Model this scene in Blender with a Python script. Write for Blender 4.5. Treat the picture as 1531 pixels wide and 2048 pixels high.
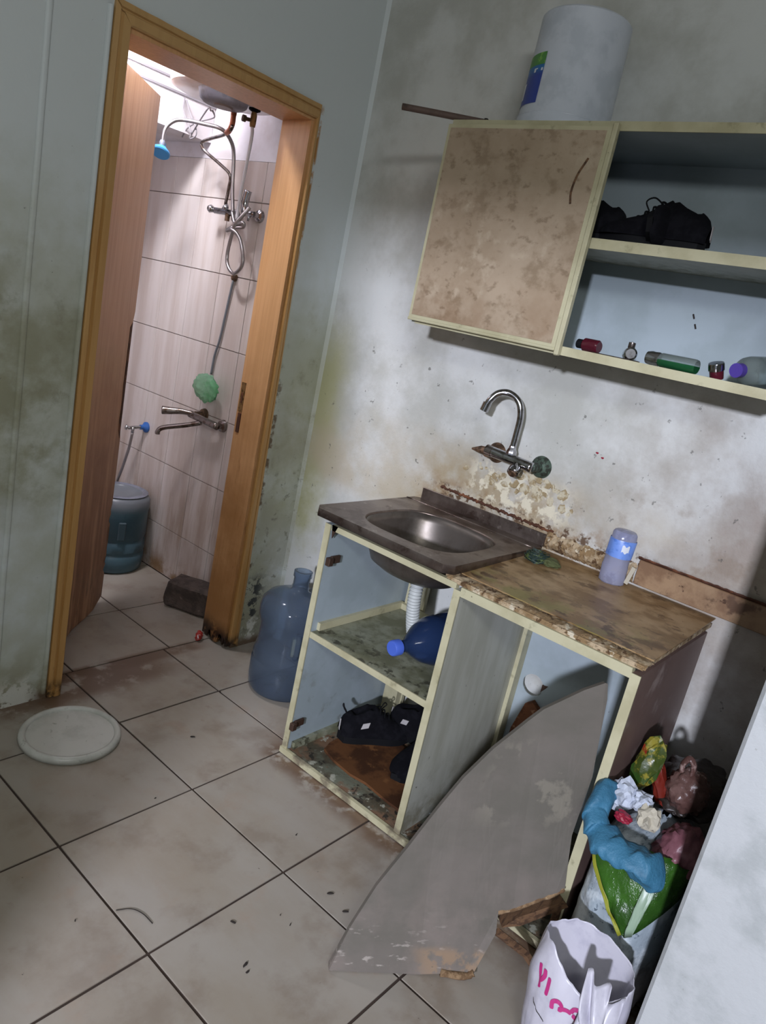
import bpy, bmesh, math, random
from mathutils import Vector, Matrix, noise, Euler
random.seed(7)
for o in list(bpy.data.objects): bpy.data.objects.remove(o)
S = bpy.context.scene
C = S.collection
# ---------------------------------------------------------------- camera
cam = bpy.data.objects.new('camera', bpy.data.cameras.new('camera')); C.objects.link(cam)
cam.data.sensor_fit = 'HORIZONTAL'; cam.data.sensor_width = 36; cam.data.lens = 36*1473.26/1531
cam.data.clip_start = .02
cr = Vector((0.6352979, -0.7444740, 0.2053171)); cu = Vector((0.0697185, 0.3200662, 0.9448264)); cf = Vector((0.7691138, 0.5859318, -0.2552409))
CP = Vector((-0.8459653, -2.2177079, 1.4298536))
cam.matrix_world = Matrix(((cr.x, cu.x, -cf.x, CP.x), (cr.y, cu.y, -cf.y, CP.y), (cr.z, cu.z, -cf.z, CP.z), (0, 0, 0, 1)))
S.camera = cam
# ---------------------------------------------------------------- world, lights, exposure
S.view_settings.view_transform = 'Standard'; S.view_settings.look = 'None'
S.view_settings.exposure = 0.0; S.view_settings.gamma = 1.0; S.view_settings.use_curve_mapping = False
W = bpy.data.worlds.new('world'); S.world = W; W.use_nodes = True
W.node_tree.nodes['Background'].inputs[0].default_value = (.72, .82, 1, 1)
W.node_tree.nodes['Background'].inputs[1].default_value = .45
def light(name, loc, aim, size, power, col, size_y=None, spread=None):
    L = bpy.data.lights.new(name, 'AREA'); L.energy = power; L.color = col; L.size = size
    if size_y: L.shape = 'RECTANGLE'; L.size_y = size_y
    if spread: L.spread = math.radians(spread)
    o = bpy.data.objects.new(name, L); C.objects.link(o); o.location = loc
    o.rotation_euler = (Vector(aim)-Vector(loc)).to_track_quat('-Z', 'Y').to_euler()
    return o
light('doorway_daylight', (-5.0, -3.6, 2.35), (1.2, -1.2, 1.0), .22, 400, (.82, .85, 1))
light('room_lamp', (-1.75, -3.25, 2.42), (.9, -.6, 1.0), .75, 27, (.97, 1, 1), .25)
light('bathroom_lamp', (.52, .34, 2.42), (.75, .5, 0), .22, 25, (.93, .92, 1))
# ---------------------------------------------------------------- materials
def lin(c):
    if isinstance(c, str):
        c = tuple(int(c[i:i+2], 16) for i in (0, 2, 4))
    return tuple(((v/255)/12.92 if v/255 <= .04045 else ((v/255+.055)/1.055)**2.4) for v in c)+(1,)
def mat(name, base, rough=.6, metal=0, layers=(), bump=None, trans=0, spec=None, rand=0, grain=None, ior=None, alpha=None, coat=0, emit=0):
    """layers: (colour, noise scale, lo, hi, ramps[, stretch]); ramps = (axis, a, b[, width]) world-space smooth masks"""
    m = bpy.data.materials.new(name); m.use_nodes = True
    t = m.node_tree; N = t.nodes; L = t.links; P = N['Principled BSDF']
    P.inputs['Roughness'].default_value = rough; P.inputs['Metallic'].default_value = metal
    if spec is not None: P.inputs['Specular IOR Level'].default_value = spec
    if trans: P.inputs['Transmission Weight'].default_value = trans
    if ior: P.inputs['IOR'].default_value = ior
    if alpha is not None: P.inputs['Alpha'].default_value = alpha
    if coat: P.inputs['Coat Weight'].default_value = coat
    if emit: P.inputs['Emission Color'].default_value = lin(base); P.inputs['Emission Strength'].default_value = emit
    g = N.new('ShaderNodeNewGeometry'); pos = g.outputs['Position']
    sep = N.new('ShaderNodeSeparateXYZ'); L.new(pos, sep.inputs[0])
    rgb = N.new('ShaderNodeRGB'); rgb.outputs[0].default_value = lin(base); cur = rgb.outputs[0]
    def math_(op, a, b):
        n = N.new('ShaderNodeMath'); n.operation = op
        for i, v in enumerate((a, b)):
            if isinstance(v, (int, float)): n.inputs[i].default_value = v
            else: L.new(v, n.inputs[i])
        return n.outputs[0]
    def noise_(scale, stretch=None, detail=6, dist=0):
        n = N.new('ShaderNodeTexNoise'); n.inputs['Scale'].default_value = scale; n.inputs['Detail'].default_value = detail
        n.inputs['Roughness'].default_value = .62; n.inputs['Distortion'].default_value = dist
        v = pos
        if stretch:
            mp = N.new('ShaderNodeMapping'); mp.inputs['Scale'].default_value = stretch; L.new(pos, mp.inputs[0]); v = mp.outputs[0]
        L.new(v, n.inputs['Vector']); return n.outputs[0]
    def ramp_(v, a, b):
        r = N.new('ShaderNodeMapRange'); r.interpolation_type = 'SMOOTHSTEP'; L.new(v, r.inputs[0])
        if a < b: r.inputs[1].default_value = a; r.inputs[2].default_value = b; r.inputs[3].default_value = 0; r.inputs[4].default_value = 1
        else: r.inputs[1].default_value = b; r.inputs[2].default_value = a; r.inputs[3].default_value = 1; r.inputs[4].default_value = 0
        return r.outputs[0]
    for ly in layers:
        col, sc, lo, hi = ly[:4]; ramps = ly[4] if len(ly) > 4 else (); st = ly[5] if len(ly) > 5 else None; amt = ly[6] if len(ly) > 6 else 1
        k = ramp_(noise_(sc, st), lo, hi)
        for ax, a, b in ramps:
            av = sep.outputs['XYZ'.index(ax.upper())]
            jit = math_('MULTIPLY', math_('SUBTRACT', noise_(9), .5), abs(b-a)*.8)
            k = math_('MULTIPLY', k, ramp_(math_('ADD', av, jit), a, b))
        if amt != 1: k = math_('MULTIPLY', k, amt)
        mx = N.new('ShaderNodeMix'); mx.data_type = 'RGBA'; L.new(k, mx.inputs[0]); L.new(cur, mx.inputs[6]); mx.inputs[7].default_value = lin(col); cur = mx.outputs[2]
    if rand:
        oi = N.new('ShaderNodeObjectInfo'); hs = N.new('ShaderNodeHueSaturation')
        L.new(math_('ADD', math_('MULTIPLY', oi.outputs['Random'], rand), 1-rand/2), hs.inputs['Value']); L.new(cur, hs.inputs['Color']); cur = hs.outputs[0]
    L.new(cur, P.inputs['Base Color'])
    if bump:
        bp = N.new('ShaderNodeBump'); bp.inputs['Strength'].default_value = bump[1]; bp.inputs['Distance'].default_value = bump[2] if len(bump) > 2 else .004
        L.new(noise_(bump[0], bump[3] if len(bump) > 3 else None), bp.inputs['Height']); L.new(bp.outputs[0], P.inputs['Normal'])
    return m
PK = '8b8672'  # greasy film colour
M = {}
speck = ('4f4d45', 55, .70, .76, (), None, .8)
M['wall_back'] = mat('painted_plaster', 'ccd3d4', .55, layers=[
    ('bcc1b8', 2.2, .35, .65, [('z', 1.75, 1.2)]), ('a3a38f', 5, .38, .64, [('z', 1.6, 1.15), ('z', .7, .9), ('x', .35, .2)]), ('7f7e6b', 16, .54, .68, [('z', 1.5, 1.2), ('z', .85, 1.0), ('x', .32, .2)], None, .8),
    ('b3b7aa', 2.2, .35, .65, [('z', 1.75, 1.2)]), ('93937c', 5, .38, .62, [('z', 1.5, 1.05), ('z', .55, .8), ('x', .35, .2)]),
    ('a3a388', 3, .3, .65, [('z', 1.45, .9), ('x', 1.0, 1.1)]), ('8a8874', 12, .54, .72, [('z', 1.5, 1.1), ('z', .6, .8)], None, .8), ('9b9a86', 4, .35, .6, [('z', 1.1, .8), ('x', 1.0, 1.1)], None, .8), ('6c6a58', 26, .56, .66, [('z', .9, .6), ('x', 1.0, 1.1)], None, .8),
    ('a5a598', 5, .42, .66, [('z', .75, .3), ('x', .9, 1.0)]), ('96937e', 9, .4, .62, [('z', .3, .05)]),
    ('3f4140', 22, .52, .56, [('z', .34, .26), ('z', .03, .12), ('x', 1.06, 1.1), ('x', 1.2, 1.13)]),
    ('d5d5ca', 18, .52, .6, [('z', .2, .1), ('x', 1.06, 1.1)]),
    ('6d5a48', 12, .3, .5, [('z', .05, .012)]), ('cfcfc6', 14, .45, .5, [('z', .12, .05), ('x', .27, .2)]), ('a9783c', 16, .38, .5, [('x', 1.062, 1.052), ('x', 1.02, 1.03), ('z', 1.3, 1.6), ('z', 2.06, 2.03)]), ('66553f', 20, .5, .6, [('x', 1.088, 1.078), ('x', 1.02, 1.03), ('z', 1.3, 1.0)]), speck], bump=(26, .25, .004))
M['wall_right'] = mat('kitchen_plaster', 'cfd1ce', .5, layers=[
    ('c8c9c5', 3, .3, .75), ('a9a878', 3, .25, .6, [('y', -.36, -.2), ('z', 1.45, 1.15), ('z', .3, .6)], None, .65),
    ('b4b5ae', 3, .4, .65), ('a19f68', 3, .25, .6, [('y', -.36, -.2), ('z', 1.45, 1.15), ('z', .3, .6)], None, .75),
    ('b3a78f', 4, .3, .65, [('z', 1.15, .88), ('z', .7, .8)], None, .75), ('a08f70', 7, .34, .6, [('z', 1.10, .95), ('z', .7, .8), ('y', -.6, -.85), ('y', -1.55, -1.25)], None, .85),
    ('8a6f4e', 16, .47, .62, [('z', .98, .88), ('z', .78, .82), ('y', -.7, -.85), ('y', -1.6, -1.4)], None, .8),
    ('d6cfb8', 22, .47, .55, [('z', 1.06, .99), ('z', .885, .93), ('y', -.90, -.98), ('y', -1.36, -1.25)]),
    ('5a4532', 30, .5, .58, [('z', .925, .905), ('z', .86, .88), ('y', -.78, -.83)]),
    ('9c8e84', 3, .3, .7, [('y', -1.2, -1.8), ('z', 1.5, 1.2)], None, .8), ('8d7c6a', 9, .5, .66, [('y', -1.0, -1.5), ('z', 1.35, 1.0), ('z', .8, .9)], None, .6),  # brownish tone on the right, with shade below the wall cabinet coloured in
    ('5a5852', 34, .655, .70, [('z', 1.75, 1.2)], None, .7), ('5c5a58', 90, .69, .73, [('z', 1.6, .9)], None, .6)], bump=(30, .4, .005))
M['wall_plain'] = mat('plain_plaster', 'bcbdb6', .6, layers=[('a9a99f', 3, .4, .6)], bump=(20, .2))
M['partition'] = mat('partition_plaster', 'b2b5b6', .6, layers=[('9fa3a3', 5, .45, .62), ('8b8a86', 40, .68, .74)], bump=(60, .45, .003))
M['ceiling'] = mat('ceiling_paint', 'cfcfca', .7)
M['bath_paint'] = mat('bathroom_paint', 'e2dfe4', .5, layers=[('cfc8c8', 4, .4, .65)])
M['floor_tile'] = mat('floor_tile', '9a9082', .3, layers=[
    ('a29b91', 3.5, .35, .62, (), (1, .5, 1)), ('877a6c', 5, .48, .68, (), None, .7), ('9f8670', 7, .55, .75, (), None, .4),
    ('7d6b5c', 16, .62, .74, [('y', -1.5, -.5)], None, .5), ('6a5443', 9, .38, .5, [('y', -.27, -.17), ('x', .9, .62), ('y', -.02, -.05)], None, .9),
    ('6a5443', 9, .3, .5, [('y', -.12, -.09), ('x', 1.0, .9), ('y', -.02, -.05)], None, .8),
    ('6b5340', 14, .38, .52, [('x', .65, .72), ('y', -.7, -.8)], None, .9), ('6b5340', 20, .45, .55, [('x', .1, .16), ('x', .34, .28), ('y', -.3, -.2)], None, .6),
    ('3c342e', 70, .73, .76), ('4b4038', 30, .70, .73), ('e0dcd8', 50, .72, .76, (), None, .4)], bump=(9, .12, .002), rand=.07)
M['grout'] = mat('grout', '40332b', .9, layers=[('3a2e28', 6, .4, .6)])
M['bath_tile'] = mat('bathroom_tile', 'd3cac6', .22, layers=[('c0b2aa', 3, .35, .65, (), (1, 3, .3)), ('9c8370', 5, .4, .65, [('z', 1.0, .1)], (1, 2.5, .4), .7), ('8c7055', 8, .4, .6, [('z', .14, .02)])], bump=(6, .06), rand=.05)
M['bath_grout'] = mat('bathroom_grout', '7d6a62', .8)
M['pine'] = mat('varnished_wood', 'b98d54', .45, layers=[('a87c44', 5, .4, .66, (), (9, 9, .5), .7), ('c9a268', 5, .5, .75, (), (12, 12, .4), .6), ('7c5a30', 12, .62, .72, [('z', 1.1, .4)], (3, 3, .8), .8), ('c0a070', 3, .3, .6, [('z', 1.0, 2.0)], None, .5), ('33231a', 14, .35, .5, [('z', .08, .03)])], bump=(10, .15, .002, (10, 10, .6)))
M['jamb'] = mat('worn_jamb_wood', 'd1a273', .4, layers=[('c09262', 6, .38, .66, (), (12, 12, .4), .7), ('8c6238', 12, .60, .70, [('z', 1.2, .5)], (4, 4, .7), .8), ('9c6d3c', 3, .25, .65, [('z', 1.4, .4)], None, .85), ('2e2019', 16, .35, .48, [('z', .12, .04)])], bump=(12, .2, .002, (12, 12, .6)))
M['leaf'] = mat('door_veneer', 'c69872', .4, layers=[('b3835c', 7, .38, .66, (), (12, 12, .35), .7), ('845434', 4, .25, .6, [('z', 1.3, .3)], (6, 6, .6), .9), ('643c24', 9, .5, .62, [('z', .5, .05)], (5, 5, .8), .8)], bump=(12, .1, .001, (14, 14, .5)))
M['torn_wood'] = mat('torn_dark_wood', '4a2a1a', .8, layers=[('6e4228', 20, .5, .6)])
M['cream'] = mat('cream_edge_banding', 'bab596', .45, layers=[('aaa484', 8, .4, .66), ('8b866b', 20, .6, .70, (), None, .7), ('4f4a3b', 60, .69, .73), ('7a715e', 12, .47, .62, [('z', .1, .02)])], bump=(40, .1))
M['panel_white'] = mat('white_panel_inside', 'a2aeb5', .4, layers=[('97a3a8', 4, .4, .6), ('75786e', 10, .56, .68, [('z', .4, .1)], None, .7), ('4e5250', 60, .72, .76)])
M['panel_dirty'] = mat('grimy_white_panel', 'b4b5aa', .5, layers=[('a2a294', 4, .38, .66, (), (4, 4, .6), .8), ('827e6a', 9, .42, .64, [('z', .3, .04)]), ('7d7a66', 7, .4, .64, [('x', 1.08, 1.22)], (4, 4, .5), .8), ('5c5a52', 50, .70, .75)], bump=(20, .1))
M['shelf_dirty'] = mat('mouldy_shelf', '8e907c', .6, layers=[('6f7058', 10, .4, .58), ('4b4a3a', 26, .52, .6, [('x', .98, .8)]), ('34342c', 60, .66, .7)], bump=(40, .3))
M['cab_floor'] = mat('swollen_cabinet_floor', '6d7060', .7, layers=[('4d4636', 9, .42, .56), ('765a44', 7, .48, .58), ('a3a394', 22, .6, .66), ('2f2a22', 30, .56, .62)], bump=(30, .6, .006))
M['brown_side'] = mat('brown_laminate_side', '745f58', .5, layers=[('644f49', 4, .35, .65), ('90807a', 8, .55, .7)])
M['worktop'] = mat('greasy_brown_worktop', '9c7f58', .42, layers=[('a88d69', 6, .38, .60), ('80643f', 8, .42, .58, (), (1.5, 1, 1)), ('7d7a3e', 9, .46, .6, [('x', 1.0, .84)], None, .7), ('4e371f', 15, .53, .62, [('x', 1.0, .84)], (1.6, 1, 1), .9), ('5f4629', 13, .58, .66, (), (1.6, 1, 1), .8), ('3a2a1b', 60, .66, .71)], bump=(24, .3))
M['crumb'] = mat('crumbling_chipboard', 'b6a284', .9, layers=[('8b7250', 24, .42, .56), ('5a4229', 40, .55, .6), ('cfc4ac', 30, .58, .66)], bump=(70, .9, .008))
M['splash'] = mat('brown_splash_board', '7d6047', .45, layers=[('9c8062', 8, .4, .6), ('4a3020', 18, .62, .67), ('5c4330', 10, .56, .64)], bump=(20, .2))
M['marble'] = mat('beige_marbled_laminate', 'ab9983', .38, layers=[('99866f', 6, .35, .68, (), None, .8), ('84715a', 12, .50, .66, (), (1, 1.2, 1.5), .7), ('b9a993', 9, .56, .70, (), None, .8), ('75624c', 26, .56, .68, (), (1, 1, 1.4), .6), ('86694f', 6, .4, .6, [('z', 1.6, 1.45)], None, .4)], bump=(12, .05))
M['steel'] = mat('stained_sink_steel', '8b8079', .36, .85, layers=[('6f625b', 8, .4, .6), ('a49a92', 30, .62, .7), ('5b4c45', 14, .52, .64)], bump=(30, .1, .001))
M['steel_bowl'] = mat('sink_bowl_steel', '77706a', .42, .8, layers=[('5d554d', 7, .38, .64), ('b5b1ab', 60, .60, .66, [('z', .72, .695)])], bump=(40, .12, .001))
M['chrome'] = mat('chrome', 'b9b9bd', .12, 1, layers=[('8d8a88', 40, .5, .62)])
M['old_chrome'] = mat('dull_chrome', '978f8c', .25, .95, layers=[('6c5c52', 40, .48, .6)])
M['rust'] = mat('corroded_brass', '6e5440', .6, .4, layers=[('463425', 60, .45, .55)])
M['green_corr'] = mat('verdigris_flange', '4e5f52', .6, .3, layers=[('30342c', 60, .45, .55)])
M['white_plastic'] = mat('white_plastic', 'c6ccd6', .3, layers=[('b9c0ca', 9, .45, .6)])
M['lid'] = mat('scuffed_white_lid', 'c9c9c3', .4, layers=[('b8b9b2', 10, .45, .66), ('94958c', 34, .62, .72)], bump=(30, .05))
M['heater'] = mat('white_enamel', 'e9e6e6', .25, layers=[('d9ccc8', 6, .5, .66)])
M['grey_plastic'] = mat('grey_plastic', '7d7f8c', .45, layers=[('6b6c76', 20, .45, .6)])
M['blue_plastic'] = mat('blue_plastic', '3d87bd', .35)
M['flange_blue'] = mat('deep_blue_plastic', '2f5fa5', .35)
M['cap_blue'] = mat('periwinkle_cap', '4a68c8', .4)
M['jug'] = mat('blue_polycarbonate', 'a3b3c6', .10, trans=.9, ior=1.16, spec=.6)
M['jug_water'] = mat('deep_blue_polycarbonate', '6d86b8', .12, trans=.9, ior=1.3)
M['jug_bath'] = mat('frosted_teal_polycarbonate', '4f6873', .3, trans=.12, ior=1.3, layers=[('435b66', 5, .4, .6), ('787c82', 3, -1, 0, [('z', .30, .345)])])
M['bottle_blue'] = mat('navy_bottle', '30456f', .12, trans=.55, ior=1.3)
M['black'] = mat('black_fabric', '0b0b10', .95, spec=.15, layers=[('131318', 30, .45, .6)], bump=(300, .2, .001))
M['black_rubber'] = mat('black_rubber', '101114', .75, spec=.2)
M['pale_tag'] = mat('pale_tag', 'a9a5a5', .7)
M['board'] = mat('grey_laminate_board', '6b655e', .55, layers=[('625e56', 4, .35, .65, (), (1, 1, 2)), ('868073', 9, .54, .60, [('z', .60, .52), ('z', .34, .42), ('y', -1.58, -1.62)], None, .55), ('7b716a', 5, .4, .6, [('z', .35, .1)], None, .7), ('a39b93', 22, .58, .66, [('z', .16, .03)], (1, 1, 3), .8), ('8a7560', 30, .42, .55, [('x', .42, .47), ('z', .075, .05)]), ('5f574f', 40, .69, .74)], bump=(10, .25, .003, (1, 1, 3)))
M['chip'] = mat('raw_chipboard', '8c7254', .9, layers=[('6b5238', 40, .45, .58), ('a89070', 60, .6, .66)], bump=(90, .8, .005))
M['broken_wood'] = mat('broken_wood', '6e5138', .85, layers=[('4a3424', 14, .45, .6, (), (1, 6, 6))], bump=(40, .6))
M['orange_board'] = mat('orange_brown_board', '684429', .8, spec=.2, layers=[('462c1c', 9, .45, .6), ('7c5433', 14, .58, .66)], bump=(20, .3))
M['rusty'] = mat('rust_brown_lump', '7c4a2c', .7, layers=[('a97c5c', 30, .58, .64), ('57301b', 20, .45, .6)], bump=(60, .5))
M['concrete'] = mat('dark_concrete', '594d47', .9, layers=[('463c38', 16, .42, .58), ('7a6c60', 40, .62, .7)], bump=(50, .7, .006))
M['corrugated'] = mat('white_hose', 'b9bdbb', .5)
M['copper'] = mat('copper_pipe', 'a5654b', .4, .6)
M['hose'] = mat('braided_steel_hose', 'a7a2a2', .28, .9)
M['white_hose'] = mat('white_braided_hose', 'd8d6da', .35)
M['recess_shade'] = mat('dark_recess', '34464e', .5)  # handle recess is a raised box, its shade put into the colour
M['cable'] = mat('grey_cable', '8a8588', .5)
M['scrub'] = mat('green_scrubber', '283a34', .6, .2, layers=[('4c5a2c', 50, .55, .6)])
M['sponge'] = mat('olive_scrub_pad', '4e5430', .8, bump=(120, .8))
M['clear_blue'] = mat('cloudy_clear_plastic', 'b6b9d2', .15, trans=.5, ior=1.2, layers=[('8f91ad', 20, .52, .66, (), None, .6)])
M['label_blue'] = mat('blue_bottle_label', '6f93dc', .35, layers=[('4f78c8', 30, .5, .62)])
M['label_white'] = mat('white_print', 'd5dae2', .5)
M['label_green'] = mat('green_print', '4c8a3c', .4, layers=[('7db04e', 30, .55, .62)])
M['label_mid'] = mat('blue_print', '2a6ca8', .4, layers=[('2a3f94', 1, -1, 0, [('z', 2.135, 2.115)])])
M['red_glass'] = mat('dark_red_glass', '531826', .15, trans=.2)
M['green_liquid'] = mat('green_liquid', '1d5a34', .15, trans=.3)
M['clear'] = mat('clear_plastic', 'aab6b4', .1, trans=.75, ior=1.2)
M['purple'] = mat('purple_cap', '4b3a8e', .4)
M['magenta'] = mat('magenta_ink', 'b02a72', .5)
M['bag_white'] = mat('thin_white_plastic', 'c0bec8', .35, layers=[('b0aebb', 9, .45, .6)], bump=(14, .3, .004))
M['sack'] = mat('printed_white_sack', '9aa6ae', .35, layers=[('68757e', 30, .57, .62), ('c6cfd4', 9, .5, .6), ('56616a', 55, .645, .67), ('a3968f', 6, .3, .5, [('z', .22, .1)], None, .6)], bump=(16, .6, .01))
M['bag_green'] = mat('glossy_green_plastic', '345e1c', .25, layers=[('284a16', 7, .45, .6)], bump=(14, .8, .012))
M['bag_green2'] = mat('pale_stripe_plastic', '8ea48c', .35)
M['bag_yellow_edge'] = mat('yellow_print_edge', '8d8f2e', .35)
M['bag_blue'] = mat('light_blue_plastic', '38718f', .6, layers=[('2f6480', 7, .45, .6)], bump=(14, .9, .012))
M['bag_pink'] = mat('dusty_pink_plastic', '7c4f57', .4, layers=[('94686f', 7, .5, .62), ('5b2f3c', 6, .56, .64)], bump=(16, .5, .008))
M['bag_clear'] = mat('filmy_brown_bag', '7d6059', .25, trans=.2, layers=[('644842', 12, .45, .6), ('b59c94', 20, .6, .68)], bump=(20, .6, .008))
M['tissue'] = mat('white_tissue', 'b4bbc8', .7, bump=(30, .5))
M['tissue_cream'] = mat('cream_tissue', 'b5ae9c', .8, bump=(30, .5))
M['packet'] = mat('yellow_green_packet', '3b481c', .25, layers=[('857c2c', 14, .5, .56), ('2f4a1c', 22, .54, .60), ('8c2c1c', 10, .60, .64)], bump=(20, .4))
M['packet_red'] = mat('red_packet', '6e2318', .35, bump=(20, .4))
M['red'] = mat('crimson_plastic', '8e1e34', .4)
M['dark_bag'] = mat('dark_rubbish_bag', '2b2420', .35, bump=(14, .6, .01))
M['green_film'] = mat('pale_green_film', 'a9d6b6', .25, trans=.6, ior=1.05, layers=[('8ccf9e', 10, .45, .6)], bump=(22, .9, .01))
M['red_white'] = mat('red_wrapper', 'b03a34', .4)
M['dark_bit'] = mat('dark_debris', '2c2622', .9)
M['mortar'] = mat('white_mortar_crust', 'c6bda4', .95, layers=[('9c8a68', 30, .45, .58)], bump=(70, .9, .006))
M['stick'] = mat('dark_brown_wood', '5e4c44', .7, layers=[('483a34', 20, .45, .6)])
M['hinge'] = mat('rusty_hinge', '4d3a30', .6, .5)
M['strike'] = mat('tarnished_plate', '9b7b50', .45, .6, layers=[('6b5030', 50, .5, .6)])
M['lamp'] = mat('lamp_diffuser', 'f2f4f2', .5, emit=1.5)
M['lamp_body'] = mat('lamp_body', 'd5d5d2', .5)
# ---------------------------------------------------------------- helpers
ROOTLOC = {}
def wl(o):
    v = Vector(o.location)
    while o.parent: o = o.parent; v += Vector(o.location)
    return v
def thing(name, label, cat, loc=(0, 0, 0), group=None, kind=None):
    o = bpy.data.objects.new(name, None); C.objects.link(o); o.location = loc; o.empty_display_size = .05
    if label: o['label'] = label
    if cat: o['category'] = cat
    if group: o['group'] = group
    if kind: o['kind'] = kind
    return o
def obj(name, bm, m, parent=None, label=None, cat=None, loc=None, group=None, kind=None, smooth=False, solid=0, X=None):
    """bm is in world coordinates (X = extra transform); origin goes to loc or to the parent's origin"""
    if X is not None: bmesh.ops.transform(bm, matrix=X, verts=bm.verts)
    base = wl(parent) if parent else Vector(loc or (0, 0, 0))
    if base.length: bmesh.ops.translate(bm, verts=bm.verts, vec=-base)
    bmesh.ops.recalc_face_normals(bm, faces=bm.faces)
    me = bpy.data.meshes.new(name); bm.to_mesh(me); bm.free()
    me.materials.append(M[m] if isinstance(m, str) else m)
    if smooth:
        for p in me.polygons: p.use_smooth = True
        if smooth is not True: me.set_sharp_from_angle(angle=math.radians(smooth))
    o = bpy.data.objects.new(name, me); C.objects.link(o)
    if parent: o.parent = parent
    else: o.location = base
    for k, v in (('label', label), ('category', cat), ('group', group), ('kind', kind)):
        if v: o[k] = v
    if solid:
        md = o.modifiers.new('thickness', 'SOLIDIFY'); md.thickness = solid; md.offset = 0
    return o
def box(bm, x0, x1, y0, y1, z0, z1, bev=0, X=None):
    vs = [bm.verts.new((x, y, z)) for x in (x0, x1) for y in (y0, y1) for z in (z0, z1)]
    if X is not None:
        for v in vs: v.co = X @ v.co
    F = [bm.faces.new([vs[i] for i in q]) for q in ((0, 1, 3, 2), (4, 6, 7, 5), (0, 4, 5, 1), (2, 3, 7, 6), (0, 2, 6, 4), (1, 5, 7, 3))]
    if bev:
        es = list({e for f in F for e in f.edges}); bmesh.ops.bevel(bm, geom=es, offset=bev, segments=1, affect='EDGES')
    return bm
def B(*a, **k): return box(bmesh.new(), *a, **k)
def lathe(prof, c=(0, 0, 0), n=32, X=None, bm=None, cap=True, f=None):
    bm = bm or bmesh.new(); rings = []; new = []
    for r, z in prof:
        ring = []
        for i in range(n):
            a = 2*math.pi*i/n; rr = f(a, z, r) if f else r
            ring.append(bm.verts.new((rr*math.cos(a), rr*math.sin(a), z)))
        rings.append(ring); new += ring
    for a, b in zip(rings, rings[1:]):
        for i in range(n): bm.faces.new((a[i], a[(i+1) % n], b[(i+1) % n], b[i]))
    if cap:
        if prof[0][0] > 1e-6: bm.faces.new(rings[0][::-1])
        if prof[-1][0] > 1e-6: bm.faces.new(rings[-1])
    if X is not None:
        for v in new: v.co = X @ v.co
    for v in new: v.co += Vector(c)
    return bm
def axis_X(d, roll=0):
    """matrix turning +Z to direction d"""
    return Vector(d).to_track_quat('Z', 'Y').to_matrix().to_4x4() @ Matrix.Rotation(roll, 4, 'Z')
def smooth_pts(P, k=8):
    P = [Vector(p) for p in P]; out = []
    if len(P) < 3: return P
    Q = [P[0]*2-P[1]]+P+[P[-1]*2-P[-2]]
    for i in range(1, len(Q)-2):
        a, b, c, d = Q[i-1:i+3]
        for j in range(k):
            t = j/k; out.append(.5*((2*b)+(c-a)*t+(2*a-5*b+4*c-d)*t*t+(3*b-a-3*c+d)*t**3))
    out.append(P[-1]); return out
def tube(P, r, n=10, k=8, bm=None, flat=1.0, rings=None):
    bm = bm or bmesh.new(); P = smooth_pts(P, k) if k else [Vector(p) for p in P]
    prev = None; up = None; R = []
    for i, p in enumerate(P):
        t = (P[min(i+1, len(P)-1)]-P[max(i-1, 0)]).normalized()
        if up is None: up = t.orthogonal().normalized()
        up = (up-t*up.dot(t)).normalized(); s = t.cross(up)
        rr = r(i/(len(P)-1)) if callable(r) else r
        R.append([bm.verts.new(p+up*rr*math.cos(2*math.pi*j/n)+s*rr*flat*math.sin(2*math.pi*j/n)) for j in range(n)])
    for a, b in zip(R, R[1:]):
        for j in range(n): bm.faces.new((a[j], a[(j+1) % n], b[(j+1) % n], b[j]))
    bm.faces.new(R[0][::-1]); bm.faces.new(R[-1]); return bm
def prism(pts, off, bm=None):
    """polygon pts (3-D, planar) extruded by vector off"""
    bm = bm or bmesh.new(); off = Vector(off); a = [bm.verts.new(p) for p in pts]; b = [bm.verts.new(Vector(p)+off) for p in pts]
    f1 = bm.faces.new(a); f2 = bm.faces.new(b[::-1]); n = len(pts)
    for i in range(n): bm.faces.new((a[i], b[i], b[(i+1) % n], a[(i+1) % n]))
    bmesh.ops.triangulate(bm, faces=[f1, f2]); return bm
def blob(c, r, amp=.25, sc=3, seed=0, sub=4, rot=(0, 0, 0), ridge=True, flatten=None, bm=None):
    b2 = bmesh.new(); bmesh.ops.create_icosphere(b2, subdivisions=sub, radius=1)
    for v in b2.verts:
        d = v.co.normalized(); q = d*sc+Vector((seed*7.3, seed*3.1, seed))
        n1 = noise.noise(q); n2 = noise.noise(q*2.3)
        k = 1+amp*((abs(n1)*2-.5) + .45*(abs(n2)*2-.5)) if ridge else 1+amp*(n1+.5*n2)
        v.co = Vector((d.x*k*r[0], d.y*k*r[1], d.z*k*r[2]))
    X = Matrix.Translation(c) @ Euler(rot).to_matrix().to_4x4(); bmesh.ops.transform(b2, matrix=X, verts=b2.verts)
    if flatten is not None:
        for v in b2.verts: v.co.z = max(v.co.z, flatten)
    return b2
def crumple(c, r, amp=.28, seed=0, rot=(0, 0, 0), n=3):
    rnd = random.Random(seed); b2 = bmesh.new(); bmesh.ops.create_icosphere(b2, subdivisions=n, radius=1)
    for v in b2.verts:
        d = v.co.normalized(); k = 1+amp*(rnd.random()-.5)*.55+amp*noise.noise(d*2.2+Vector((seed, 0, 0)))*1.5
        v.co = Vector((d.x*r[0], d.y*r[1], d.z*r[2]))*k
    bmesh.ops.transform(b2, matrix=Matrix.Translation(c) @ Euler(rot).to_matrix().to_4x4(), verts=b2.verts); return b2
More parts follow.
